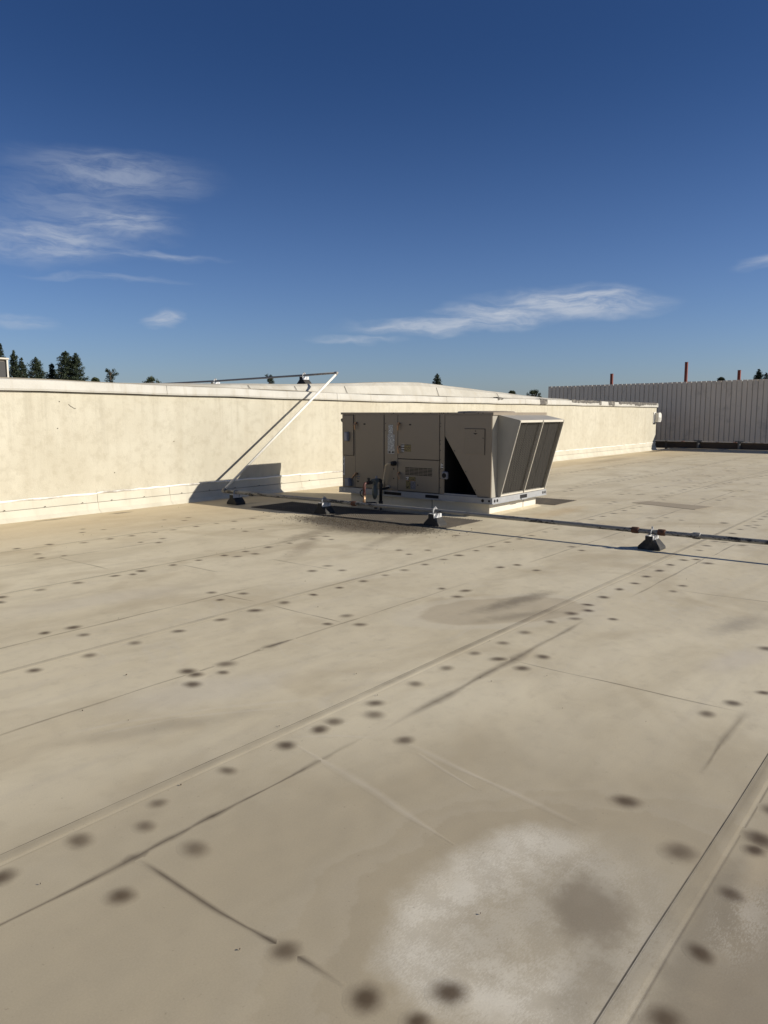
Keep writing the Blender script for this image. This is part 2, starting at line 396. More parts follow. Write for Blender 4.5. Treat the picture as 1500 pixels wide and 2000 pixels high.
M_REDPOST = plain('red_oxide_steel', (.185, .040, .022), .6, var=.25, scale=6, dirt=((.07, .03, .02), .6), dscale=3)
M_FENCE = plain('fence_sheet', (.70, .60, .475), .55, var=.07, scale=1.3, dirt=((.25, .225, .195), .35), dscale=1.5)
M_FENCETRIM = plain('fence_trim', (.09, .078, .064), .7, scale=5)
M_WHITEFIX = plain('fixture_white', (.72, .70, .64), .5, var=.08, scale=10, dirt=((.40, .36, .28), .4), dscale=9)
M_LABEL = None
def peeling(name, paint, under, f0, f1):
    m, t, b = new_mat(name)
    pos = t.n('ShaderNodeNewGeometry').outputs['Position']
    n = t.noise(t.map(pos, scale=(10, 3.2, 10), typ='POINT'), 1.0, 7, .75)
    k = t.rng(n, f0, f1)
    c = t.mix(t.noise(pos, 6, 4), tuple(q * .85 for q in paint), tuple(q * 1.12 for q in paint))
    c = t.mix(k, c, under)
    t.val(b.inputs['Base Color'], c); b.inputs['Roughness'].default_value = .6
    t.val(b.inputs['Normal'], t.bump(t.math('SUBTRACT', 1.0, k), .4, .003))
    return m
M_PIPE = peeling('peeling_pipe_paint', (.27, .258, .228), (.030, .029, .030), .52, .57)
M_PIPEW = peeling('cream_pipe_paint', (.74, .71, .62), (.18, .16, .13), .72, .80)
M_PIPEU = peeling('weathered_pipe_paint', (.30, .275, .24), (.07, .06, .05), .60, .70)
def label_mat(name, paper, ink, sx, sz, flip=False):
    m, t, b = new_mat(name)
    pos = t.n('ShaderNodeTexCoord').outputs['Object']
    s = t.sep(pos)
    v = t.comb(s[2], s[1]) if flip else t.comb(s[1], s[2])
    lines = t.rng(t.math('FRACT', t.math('MULTIPLY', t.sep(v)[1], sz)), .38, .46)
    words = t.rng(t.noise(t.map(v, scale=(sx, sz * .5, 1), typ='POINT'), 1.0, 3, .6), .40, .47)
    c = t.mix(t.math('MULTIPLY', lines, words), paper, ink)
    t.val(b.inputs['Base Color'], c); b.inputs['Roughness'].default_value = .45
    return m
M_PLATEW = label_mat('rating_plate', (.62, .64, .62), (.06, .06, .06), 55, 62)
M_WARNB = label_mat('warning_black', (.018, .017, .016), (.30, .23, .07), 60, 70)
M_WARNW = label_mat('warning_white', (.60, .58, .54), (.03, .03, .03), 40, 25)
M_WARNO = label_mat('warning_orange', (.30, .14, .04), (.03, .025, .02), 40, 40)
M_STRIPL = label_mat('strip_label', (.60, .60, .60), (.05, .05, .05), 24, 30, True)
M_SMALLL = label_mat('small_dark_label', (.028, .027, .04), (.25, .25, .28), 60, 80)

# ------------------------------------------------------------------ ground far below, roof body
GZ = -6.0
def ground():
    mb = MB(); n = 64; r = 3000
    mb.add([(0,0,GZ)] + [(r*math.cos(2*math.pi*i/n), r*math.sin(2*math.pi*i/n), GZ) for i in range(n)], [(0, i+1, (i+1) % n+1) for i in range(n)])
    m = plain('street_ground', (.14, .125, .095), .9, var=.4, scale=.05, dirt=((.06, .06, .06), .8), dscale=.02)
    struct(obj('ground', mb, m))
ground()
RX0, RX1, RY0, RY1 = -14.0, 36.6, -13.3, 11.18
roof = struct(obj('roof', MB().box(RX0, RX1, RY0, RY1+.1, GZ-.2, -.012), M_STUCCO))
roof_back = struct(obj('roof', MB().box(36.6, 60, RY0, 30, GZ-.2, -.6), M_MEMB[2]))

SEAMS = [-13.35, -11.36, -9.35, -7.35, -5.36, -3.36, -1.34, .68, 2.71, 4.71, 6.80, 8.84, 11.17]
def sheets():
    nx = 101; dx = (RX1-RX0)/(nx-1)
    for k in range(len(SEAMS)-1):
        rnd = random.Random(k+40)
        y0 = SEAMS[k]-.030 if k else SEAMS[0]; y1 = SEAMS[k+1]; last = k == len(SEAMS)-2
        ph = [rnd.uniform(0, 6.28) for _ in range(3)]
        def wob(x): return .005*math.sin(x*.9+ph[0]) + .003*math.sin(x*2.7+ph[1])
        mb = MB(); vs = []; fs = []
        rows = [(y0, 0), (y0+.25, 0), ((y0+y1)/2, 0)] + ([(y1-.1, 0), (y1, 0)] if last else [(y1-.066, 0), (y1-.052, .0009), (y1-.034, .0012), (y1-.004, .0012), (y1, .0010), (y1+.0005, -.004)])
        nr = len(rows)
        for i in range(nx):
            x = RX0+i*dx; w = wob(x)
            for j, (y, z) in enumerate(rows): vs.append((x, y + (w if (j > 2 and not last) else 0), z))
        for i in range(nx-1):
            for j in range(nr-1):
                a = i*nr+j; fs.append((a, a+nr, a+nr+1, a+1))
        mb.add(vs, fs)
        obj('membrane_sheet', mb, M_MEMB[zone((y0+y1)/2)], roof)
        if not last and -2 < y1 < 12:   # grime and shadow of the lap edge painted as one dark line
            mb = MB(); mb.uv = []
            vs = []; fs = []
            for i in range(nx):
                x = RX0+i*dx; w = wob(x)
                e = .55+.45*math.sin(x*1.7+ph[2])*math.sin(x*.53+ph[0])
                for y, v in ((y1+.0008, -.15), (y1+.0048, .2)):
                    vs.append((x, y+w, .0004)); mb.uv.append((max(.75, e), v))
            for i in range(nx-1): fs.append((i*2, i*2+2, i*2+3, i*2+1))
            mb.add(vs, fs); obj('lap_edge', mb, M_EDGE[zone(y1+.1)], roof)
            mb = MB(); mb.uv = []; vs = []; fs = []     # dirt held on the weld, with a clean bead on its near side
            for i in range(nx):
                x = RX0+i*dx; w = wob(x); e = .75+.30*math.sin(x*1.1+ph[1])
                for y, z, v in ((y1-.050, .0014, .8), (y1-.020, .0016, .25), (y1-.004, .0015, .35)):
                    vs.append((x, y+w, z)); mb.uv.append((e, v))
            for i in range(nx-1):
                for q in (0, 1): A = i*3+q; fs.append((A, A+3, A+4, A+1))
            mb.add(vs, fs); obj('weld_dirt', mb, M_JFAINT[zone(y1-.1)], roof)
            mb = MB(); mb.uv = []; vs = []; fs = []  # thin dark line painted in as the weld bead's shadow
            for i in range(nx):
                x = RX0+i*dx; w = wob(x); e = .5+.4*math.sin(x*.8+ph[0])
                for y, v in ((y1-.078, 1.0), (y1-.070, .2), (y1-.0665, .9)):
                    vs.append((x, y+w, .0003)); mb.uv.append((max(.2, e), v))
            for i in range(nx-1):
                for q in (0, 1): A = i*3+q; fs.append((A, A+3, A+4, A+1))
            mb.add(vs, fs); obj('lap_foot_shade', mb, M_JOINT[zone(y1-.1)], roof)
sheets()

def stroke(name, pts, w, mat, z=.0004, taper=True, step=.06, parent=None, seed=1):
    """soft-edged mark along a line on the membrane: uv.x = strength, uv.y = -1..1 across"""
    rnd = random.Random(seed); P = []
    for a, b in zip(pts[:-1], pts[1:]):
        n = max(1, int(math.dist(a[:2], b[:2])/step))
        for i in range(n): f = i/n; P.append([a[j]+(b[j]-a[j])*f for j in range(len(a))])
    P.append(list(pts[-1])); n = len(P)
    mb = MB(); mb.uv = []; vs = []; fs = []
    ph = rnd.uniform(0, 9)
    for i, p in enumerate(P):
        q0 = P[max(0, i-1)]; q1 = P[min(n-1, i+1)]
        d = Vector((q1[0]-q0[0], q1[1]-q0[1])).normalized(); nn = Vector((-d.y, d.x))
        e = 1.0
        if taper: e = min(1, i/(n*.12+1e-6), (n-1-i)/(n*.12+1e-6))
        s_ = p[2] if len(p) > 2 else 1.0
        ww = w*(.8+.25*math.sin(i*.37+ph)+.15*math.sin(i*.91+ph*2))*max(.5, s_)
        wob = .004*math.sin(i*.5+ph)
        for v in (-1, 0, 1):
            vs.append((p[0]+nn.x*(ww*v+wob), p[1]+nn.y*(ww*v+wob), z if v == 0 else z*.25)); mb.uv.append((e*min(1.2, .55+.45*s_), v))
    for i in range(n-1):
        for j in (0, 1): a = i*3+j; fs.append((a, a+3, a+4, a+1))
    mb.add(vs, fs)
    return obj(name, mb, mat[zone((pts[0][1]+pts[-1][1])/2)], parent or roof)
stroke('board_joint', [(-.5,2.32,.7),(1.02,2.32,.8),(1.45,2.31,1.3),(1.5,2.31,2.2),(1.56,2.31,1.1),(1.66,2.31,1.9),(1.76,2.31,1.0),(1.86,2.31,1.8),(1.98,2.31,1.0),(2.3,2.31,1.1),(2.48,2.31,1.7),(2.58,2.31,1),(2.68,2.31,1.6),(2.78,2.31,.9),(2.88,2.31,1.2)], .019, M_JOINT, seed=2)
stroke('board_joint', [(1.5,2.29,1.2),(1.495,2.0,1.0),(1.49,1.85,1.6),(1.49,1.7,1.1),(1.49,1.56,1.5),(1.49,1.5,1.3),(1.49,1.30,.5)], .021, M_JOINT, z=.0006, seed=3)
stroke('board_joint', [(4.33,2.31,1.0),(4.31,.89,1.0)], .013, M_JOINT, seed=4)
stroke('board_joint', [(2.95,2.29,.3),(3.43,2.3,1.2),(4.33,2.31,1.3),(5.6,2.33,.5)], .045, M_JFAINT, seed=5)
stroke('board_joint', [(4.36,.90,1.8),(4.2,.895,1.0),(3.9,.89,1.2),(3.45,.88,.6)], .03, M_JFAINT, seed=6)
stroke('board_joint', [(1.2,3.75,.9),(2.09,3.77,.8),(3.1,3.75,.8),(3.4,3.76,1.0),(3.55,3.77,3.0),(3.68,3.77,2.5),(3.85,3.77,1.0),(4.33,3.76,.9),(6.18,3.75,.7)], .020, M_JFAINT, seed=7)
stroke('board_joint', [(3.48,3.77,.6),(3.56,3.77,2.0),(3.68,3.77,1.6),(3.82,3.77,.5)], .026, M_JOINT, z=.0007, seed=77)
stroke('board_joint', [(4.38,4.62),(4.34,3.77)], .014, M_JOINT, seed=8)
stroke('board_joint', [(1.6,5.2),(2.4,5.2),(4.39,5.22),(4.9,5.22)], .022, M_JFAINT, seed=9)
for i, ln in enumerate([[(4.42,8.07),(4.4,7.0)], [(5.81,6.10),(5.79,5.15)], [(4.37,5.21),(4.39,4.79)], [(7.03,2.1),(7.05,1.34),(7.06,.8)], [(11.2,3.85),(14,3.9),(17.5,3.95)], [(9.0,2.3),(10.02,2.3)], [(10.02,2.3),(10.02,1.2)], [(7.3,3.75),(10.5,3.76)], [(6.5,2.32),(9,2.33)], [(13.0,5.9),(19,5.95)], [(15.2,2.2),(22,2.3)], [(2.2,8.0),(6.2,8.05)], [(5.0,6.0),(5.0,6.65)]]):
    stroke('board_joint', ln, .019, M_JFAINT if i not in (4, 5, 6) else M_JOINT, seed=20+i)
for i, ln in enumerate([[(2.56,2.56,.6),(2.49,2.27),(2.41,1.9),(2.28,1.44,.5)], [(2.89,2.10),(2.8,1.63),(2.70,1.13,.6)], [(2.83,2.0,.5),(2.70,1.6,.4)], [(2.60,2.60,.7),(2.75,2.42,.5),(2.85,2.25,.4)], [(2.70,2.62,.7),(2.95,2.46,.4)], [(1.9,3.52,.5),(2.2,3.42,.7),(2.6,3.2,.8),(3.1,2.82,.5)], [(2.0,3.40,.4),(2.4,3.25,.6),(2.9,2.86,.4)]]):
    ln = [q if len(q) == 3 else q+(1.0,) for q in ln]
    stroke('pale_scuff', ln, (.032 if i < 5 else .045), M_PALE, z=.0005, seed=50+i)

# fastener plates telegraphing through the membrane, each under its own disc of grime
DOTS = [5.5,8.85,4.81,8.92,5.14,8.89,4.42,8.95,4.39,8.42,4.29,8.15,4.52,8.08,5.82,8.84,6.17,8.8,6.48,8.73,5.93,8.2,5.59,8.18,5.71,7.98,6.87,8.74,7.24,8.72,7.56,8.69,7.94,8.71,8.27,8.7,5.75,9.75,5.58,9.48,5.9,9.48,7.01,9.63,7.16,9.34,7.39,9.55,7.04,8.12,7,7.83,7.25,7.78,3.48,6.72,3.85,6.76,4.25,6.8,4.55,6.78,4.4,6.59,4.94,6.72,5.28,6.73,5.64,6.71,5.96,6.69,5.69,6.5,5.92,6.46,6.32,6.68,6.68,6.69,7.09,6.74,7.35,6.67,7.21,6.45,3.13,6.69,3.03,6.49,5.62,5.29,5.91,5.34,5.83,5.07,4.37,5.35,4.52,5.1,4.24,5.08,4.18,4.65,4.51,4.66,4.87,4.64,5.22,4.64,5.57,4.63,5.91,4.62,3.82,4.64,3.42,4.62,3.05,4.62,2.7,4.62,2.32,4.59,2.79,5.31,3,5.28,2.94,5.04,4.24,3.84,4.51,3.88,4.38,3.63,2.9,3.8,2.89,3.71,3.02,3.61,2.77,3.59,3.14,3.72,3.2,2.55,3.07,2.45,6.96,4.61,6.6,4.61,6.23,4.6,7.27,4.59,7.65,4.58,7.99,4.61,8.4,4.61,8.71,4.62,6.98,5.06,7.12,5.31,7.33,5.04,8.45,5.36,9.05,4.62,9.44,4.61,9.78,4.64,8.58,3.8,8.42,3.61,6.96,3.87,7.18,3.79,7.05,3.5,5.77,3.81,5.83,3.59,5.59,3.53,8.54,2.48,8.66,2.38,8.18,2.51,8.51,2.22,7.8,2.5,7.44,2.51,7.07,2.49,6.74,2.51,6.36,2.51,6.02,2.51,5.84,2.43,5.67,2.5,5.54,2.41,5.34,2.52,5.71,2.17,4.96,2.54,4.63,2.54,4.31,2.58,4.3,2.39,4.23,2.18,4.52,2.18,3.94,2.56,3.59,2.55,6.96,2.1,7.24,2.1,4.42,0.98,4.17,1.05,4.7,0.88,5.62,1.05,9.27,2.52,9.65,2.54,10.05,2.44,9.95,2.21,10.05,2.55,11.75,3.48,11.88,3.74,11.46,3.7,11.71,3.93,11.82,2.89,12.26,2.59,12.59,2.57,12.94,2.6,11.74,2.55,11.31,2.55,11.88,2.46,11.6,2.43,10.86,2.54,11.89,4.72,11.44,4.69,11,4.66,12.34,4.74,12.74,4.76,13.06,4.75,13.58,4.83,13.12,5.12,13.44,5.17,14.32,4.77,14.75,4.78,15.17,4.79,15.66,4.84,16.17,4.84,16.55,4.87,17.08,4.92,17.51,4.94,18.1,4.98,18.57,5.01,18.92,4.99,19.58,5.05,20.17,5.1,20.67,5.13,21.78,5.24,22.37,5.25,14.78,5.55,15.1,5.51,14.95,5.27,15.07,5.23,14.62,6.84,14.93,6.85,15.32,6.88,15.77,6.92,16.2,6.95,16.44,6.91,16.82,6.97,17.09,6.98,17.46,7.02,17.86,7.04,18.37,7.09,18.81,7.11,19.09,7.08,19.5,7.08,20.05,7.1,21.2,7.27,16.69,5.49,16.92,5.38,18.48,5.7,18.75,5.66,18.78,5.4,20.66,5.75,20.91,5.72,20.98,6.08,14.92,4.04,14.89,3.76,15.19,3.73,15.73,3.71,16.74,4.11,16.88,4.04,17.07,3.85,16.9,3.68,18.81,3.93,19.17,3.95,18.97,4.2,21.14,4.35,21.57,4.32,25,7.93,2.87,2.56,2.75,2.55,2.51,2.55,2.16,2.57,1.79,2.57,1.65,2.46,1.44,2.57,1.67,2.18,1.34,2.15,1.14,2.57,1.49,1.53,1.49,1.22,2.91,2.13,2.99,1.05,3.02,0.72,2.75,0.76,2.93,0.55,2.6,0.55,2.24,0.58,1.92,0.57,1.65,1.05,1.51,1.06,3.28,0.58]
DOTS = list(zip(DOTS[::2], DOTS[1::2]))
def fasteners():
    rnd = random.Random(5); pts = []
    for x, y in DOTS:
        for s_ in SEAMS:
            if s_-.135 < y < s_+.07: y = s_-.135
        pts.append((x, y, 0))
    # rows carry on beyond the picture and in the farther field
    for ys in (SEAMS[7], SEAMS[8], SEAMS[9], SEAMS[10], SEAMS[11]):
        x = -6.0
        while x < 35:
            if not any(abs(x-a) < .30 and abs(ys-.13-b) < .32 for a, b, _ in pts) and (x < 1.0 or x > 9.5) and not (9 < x < 14.4 and ys > 4.9):
                pts.append((x, ys-.14+rnd.uniform(-.03, .03), 1))
            x += .36 + rnd.uniform(-.05, .05)
    for y in (3.3, 5.6, 1.4):
        for i in range(9):
            x = 19+i*1.6+rnd.uniform(-.3, .3)
            pts.append((x, y+rnd.uniform(-.3, .3), 1)); pts.append((x+.28, y+rnd.uniform(-.1, .2), 1))
    pts.sort(key=lambda p: math.hypot(p[0]-1, p[1])); base = {}
    rest = MB(); rest.uv = []
    cnt = 0
    for x, y, far in pts:
        d = math.hypot(x, y)
        r = rnd.uniform(.058, .080) if d > 2.6 else rnd.uniform(.052, .076)
        n = 16; loc = Vector((x, y, .00018))
        in_view = far == 0
        if in_view or cnt < 290:
            key = zone(y)
            if key not in base:
                me = bpy.data.meshes.new('fastener_plate')
                vs = [(0, 0, .0013)] + [(math.cos(2*math.pi*i/n), math.sin(2*math.pi*i/n), 0) for i in range(n)]
                me.from_pydata(vs, [], [(0, i+1, (i+1) % n+1) for i in range(n)])
                ul = me.uv_layers.new(name='UVMap')
                for l in me.loops: v = vs[l.vertex_index]; ul.data[l.index].uv = (v[0], v[1])
                me.materials.append(M_PLATE[key]); base[key] = me
            o = bpy.data.objects.new('fastener_plate', base[key]); COL.objects.link(o); o.parent = roof
            o.location = loc; o.scale = (r*rnd.uniform(.85, 1.25), r*rnd.uniform(.8, 1.1), 1); o.rotation_euler.z = rnd.uniform(0, 6.28); cnt += 1
        else:
            o0 = len(rest.v)
            rest.v += [(x, y, .0014)] + [(x+r*math.cos(2*math.pi*i/n), y+r*math.sin(2*math.pi*i/n), .00018) for i in range(n)]
            rest.uv += [(0, 0)] + [(math.cos(2*math.pi*i/n), math.sin(2*math.pi*i/n)) for i in range(n)]
            rest.f += [(o0, o0+i+1, o0+(i+1) % n+1) for i in range(n)]
    if rest.v: o = obj('fastener_plate', rest, M_PLATE[1], roof); o['kind'] = 'stuff'
fasteners()
# rectangular repair patch of membrane beyond the gas pipe
pm = plain('patch_membrane', (.33, .275, .19), .7, var=.12, scale=3)
obj('membrane_patch', MB().hexa([(13.15,3.68,.001),(13.75,3.56,.001),(13.92,4.72,.001),(13.5,4.86,.001),(13.15,3.68,.0045),(13.75,3.56,.0045),(13.92,4.72,.0045),(13.5,4.86,.0045)]), pm, roof)

# crumbs, seeds and grit lying about
def debris():
    rnd = random.Random(11); mb = MB()
    for i in range(1300):
        if i < 90: x = rnd.uniform(1.2, 12); y = rnd.uniform(.2, 10.8)
        else: x = rnd.gauss(8.55, .24); y = rnd.gauss(7.0, .62)
        s = rnd.uniform(.0015, .0045)*(1 if math.hypot(x, y) > 3 else .7) if i < 90 else rnd.uniform(.003, .008); a = rnd.uniform(0, 3.14)
        ca, sa = math.cos(a)*s*rnd.uniform(1, 2.2), math.sin(a)*s
        mb.add([(x-ca, y-sa, .006), (x+sa*.6, y-ca*.6, .006), (x+ca, y+sa, .006), (x-sa*.6, y+ca*.6, .006), (x, y, .006+s*1.1), (x, y, .001)], [(0,1,4),(1,2,4),(2,3,4),(3,0,4),(1,0,5),(2,1,5),(3,2,5),(0,3,5)])
    o = obj('debris', mb, plain('dry_crumbs', (.10, .078, .052), .9, scale=60))
    o['kind'] = 'stuff'; o['label'] = 'dark crumbs and grit scattered over the tan roof'; o['category'] = 'debris'
debris()

# ------------------------------------------------------------------ stucco wall of the higher roof
WY = 11.25; WX0, WX1 = -8.0, 33.7
def interp(tab, x):
    if x <= tab[0][0]: return tab[0][1]
    for (a, b), (c, d_) in zip(tab[:-1], tab[1:]):
        if x <= c: return b+(d_-b)*(x-a)/(c-a)
    return tab[-1][1]
COPB = [(-8, 1.975), (5.4, 1.925), (9.4, 1.898), (13.5, 1.862), (22.3, 1.858), (34, 1.825)]
COPH = [(-8, .168), (5.4, .166), (9, .158), (13.5, .152), (34, .172)]
UPP = [(-8, 2.06), (5.0, 2.06), (8.1, 2.11), (12.2, 2.212), (15.5, 2.362), (16.3, 2.372), (17.2, 2.345), (23.5, 2.09), (28.7, 2.03), (33.7, 1.995)]
def cb(x): return interp(COPB, x)
def ct(x): return interp(COPB, x)+interp(COPH, x)
def wall():
    t = thing('stucco_wall', 'long cream stucco parapet wall with white coping behind the rooftop unit', 'wall', (14, WY, 0))
    mb = MB(); n = 24
    xs = [WX0+(WX1-WX0)*i/n for i in range(n+1)]
    for a, b in zip(xs[:-1], xs[1:]):
        pass
    vs = []; fs = []
    for x in xs:
        vs += [(x, WY, -.02), (x, WY, cb(x)+.05), (x, WY+.22, cb(x)+.05), (x, WY+.22, -.02)]
    for i in range(n):
        for j in range(4): a = i*4+j; b = i*4+(j+1) % 4; fs.append((a, a+4, b+4, b))
    fs += [(0,1,2,3), tuple(4*n+q for q in (3,2,1,0))]
    obj('wall_face', mb.add(vs, fs), M_STUCCO, t)
    # coping pieces, each 4.4 m
    j = [-8.0, -4.9, -.5, 3.9, 8.3, 12.75, 17.1, 21.5, 25.9, 30.3, 33.74]
    for i, (a, b) in enumerate(zip(j[:-1], j[1:])):
        m = 6; vs = []; fs = []; g = .004
        for q in range(m+1):
            x = a+g+(b-a-2*g)*q/m
            dz = .004*math.sin(x*2.1)+.003*math.sin(x*5.3)
            vs += [(x, WY-.052, cb(x)+dz), (x, WY-.060, cb(x)+.03+dz), (x, WY-.048, ct(x)-.012+dz), (x, WY-.034, ct(x)+dz), (x, WY+.22, ct(x)+.012+dz), (x, WY+.24, cb(x)+dz)]
        for q in range(m):
            for k in range(6): A = q*6+k; B = q*6+(k+1) % 6; fs.append((A, A+6, B+6, B))
        fs += [tuple(range(6)), tuple(6*m+k for k in range(5, -1, -1))]
        obj('coping', MB().add(vs, fs), M_COPE, t)
        if 0 < i < 10: obj('coping_joint', MB().box(a-.005, a+.005, WY-.045, WY+.2, cb(a)+.008, ct(a)-.006), M_LINE, t)
    # dark strip painted as the shadow line under the coping
    vs = []; fs = []
    for x in xs: vs += [(x, WY-.012, cb(x)-.012), (x, WY-.012, cb(x)+.02), (x, WY+.01, cb(x)+.02), (x, WY+.01, cb(x)-.012)]
    for i in range(n):
        for k in range(4): A = i*4+k; B = i*4+(k+1) % 4; fs.append((A, A+4, B+4, B))
    obj('coping_shadow_line', MB().add(vs, fs), M_LINE, t)
    # torn coping on the far end: weathered bitumen shows
    rnd = random.Random(3)
    for a, b, lo, hi in ((22.5, 23.0, .02, 1.0), (24.9, 27.2, .55, 1.0), (27.25, 27.45, .3, 1.0), (28.15, 28.75, .12, 1.0), (29.2, 33.6, .58, 1.0), (30.9, 31.9, .25, .65), (19.8, 20.1, .8, 1.0)):
        m = max(4, int((b-a)/.09)); vs = []; fs = []
        for q in range(m+1):
            x = a+(b-a)*q/m; h = ct(x)-cb(x)
            z0 = cb(x)+h*max(.03, lo+rnd.uniform(-.18, .16)); z1 = cb(x)+h*hi+rnd.uniform(.0, .025)
            vs += [(x, WY-.066, z0), (x, WY-.062, z1), (x, WY+.12, z1+.02)]
        for q in range(m):
            for k in (0, 1): A = q*3+k; fs.append((A, A+3, A+4, A+1))
        obj('torn_coping', MB().add(vs, fs), M_TAR, t)
    # base flashing strips, sealant bead and cant
    j = [-8.0, -5.2, -2.2, .8, 3.9, 6.9, 8.3, 11.6, 14.7, 17.7, 20.8, 23.8, 26.9, 30.0, 33.68]
    for i, (a, b) in enumerate(zip(j[:-1], j[1:])):
        rnd = random.Random(i); e = rnd.uniform(0, .006); zt = .305+rnd.uniform(-.008, .008)
        obj('flashing_strip', MB().prism([(WY-.030-e, .165), (WY-.020-e, zt), (WY+.01, zt), (WY+.01, .165)], 'x', a+.003, b-.003), M_FLASH, t)
        m = 16; P = [(a+(b-a)*q/m, WY-.018-e, zt+.008+.005*math.sin(q*1.7+i)) for q in range(m+1)]
        obj('sealant_bead', MB().tube(P, [.012+.008*abs(math.sin(q*2.3+i*1.1)) for q in range(m+1)], 6), M_CAULK, t)
        obj('flashing_line', MB().bar((a, WY-.040, .168), (b, WY-.040, .168), .004), plain('flashing_gap', (.16, .135, .095), .9, var=.4, scale=1.5), t)
        obj('cant_strip', MB().prism([(WY-.125, -.01), (WY-.118, .006), (WY-.06, .06), (WY-.043, .163), (WY+.01, .163), (WY+.01, -.01)], 'x', a+.002, b-.002), M_FLASH, t)
        x = a+.25
        while x < b and 2 < x < 12:
            obj('screw', MB().tube([(x, WY-.055, .182), (x, WY-.03, .182)], .0055, 6), M_LINE, t); x += .62
    # nails and a crack in the stucco
    for x, z in ((6.35, 1.77), (6.3, 1.36), (7.25, .62), (8.45, 1.1)):
        obj('nail_hole', MB().tube([(x, WY-.004, z), (x, WY+.01, z)], .009, 6), M_LINE, t)
    o = MB(); P = [(6.50, 1.73), (6.53, 1.70), (6.56, 1.685), (6.60, 1.66), (6.62, 1.67)]
    for p, q in zip(P[:-1], P[1:]): o.bar((p[0], WY-.001, p[1]), (q[0], WY-.001, q[1]), .006)
    obj('crack', o, M_LINE, t)
    # membrane upstand between the coping and the higher roof
    m = 84; vs = []; fs = []
    for q in range(m+1):
        x = WX0+(WX1-WX0)*q/m; z1 = max(interp(UPP, x), ct(x)+.03)+.003*math.sin(x*3.1); z0 = ct(x)-.03
        vs += [(x, WY+.12, z0), (x, WY+.24, z0+(z1-z0)*.75), (x, WY+.33, z1-.006), (x, WY+.5, z1)]
    for q in range(m):
        for k in range(3): A = q*4+k; fs.append((A, A+4, A+5, A+1))
    obj('upstand', MB().add(vs, fs), M_UPST, t)
    vs = []; fs = []
    for q in range(m+1):
        x = WX0+(WX1-WX0)*q/m; z = ct(x)+.012+.003*math.sin(x*2.3)
        vs += [(x, WY+.10, z-.004), (x, WY+.10, z+.008+.004*math.sin(x*1.3)), (x, WY+.16, z+.004)]
    for q in range(m):
        for k in (0, 1): A = q*3+k; fs.append((A, A+3, A+4, A+1))
    obj('upstand_base_joint', MB().add(vs, fs), plain('grimy_joint', (.22, .195, .15), .9, var=.4, scale=2.5), t)
    vs = []; fs = []
    for q in range(m+1):
        x = WX0+(WX1-WX0)*q/m; z1 = max(interp(UPP, x), ct(x)+.03)+.003*math.sin(x*3.1)
        vs += [(x, WY+.318, z1-.016-.010*abs(math.sin(x*1.9))), (x, WY+.33, z1-.001), (x, WY+.5, z1+.004)]
    for q in range(m):
        for k in (0, 1): A = q*3+k; fs.append((A, A+3, A+4, A+1))
    obj('weathered_edge', MB().add(vs, fs), plain('weathered_edge', (.30, .275, .225), .9, var=.35, scale=4, dirt=((.16, .14, .11), .6), dscale=3), t)
    for x in (4.2, 10.4, 11.7, 13.3, 17.0, 20.2, 24.0):
        z1 = max(interp(UPP, x), ct(x)+.03)
        if z1-ct(x) > .08: obj('upstand_seam', MB().bar((x, WY+.115, ct(x)), (x+.02, WY+.228, ct(x)+(z1-ct(x))*.72), .007), M_LINE, t)
wall()
def upper_roof():
    vs = []; fs = []; m = 40
    for q in range(m+1):
        x = WX0+(WX1-WX0)*q/m; z = max(interp(UPP, x), ct(x)+.03)
        vs += [(x, WY+.49, z-.002), (x, WY+12, z-.12), (x, 40, z-.5)]
    for q in range(m):
        for k in (0, 1): A = q*3+k; fs.append((A, A+3, A+4, A+1))
    struct(obj('upper_roof', MB().add(vs, fs), M_UPST))
    struct(obj('upper_building', MB().box(WX0, WX1-.02, WY+.2, 40, GZ-.2, 1.75), M_STUCCO))
upper_roof()
def wall_light():
    t = thing('wall_light', 'small white wall light on the far corner of the stucco wall', 'wall light', (33.6, 11.17, 1.4))
    obj('back_plate', MB().box(33.30, 33.62, WY-.03, WY-.001, 1.16, 1.62), M_WHITEFIX, t, bev=.008)
    obj('housing', MB().prism([(33.42, 1.20), (33.74, 1.20), (33.80, 1.30), (33.80, 1.52), (33.72, 1.60), (33.42, 1.60)], 'y', WY-.20, WY-.031), M_WHITEFIX, t, bev=.012)
    obj('lens', MB().box(33.46, 33.70, WY-.215, WY-.201, 1.24, 1.40), plain('lens_plastic', (.55, .53, .47), .3), t, bev=.004)
wall_light()

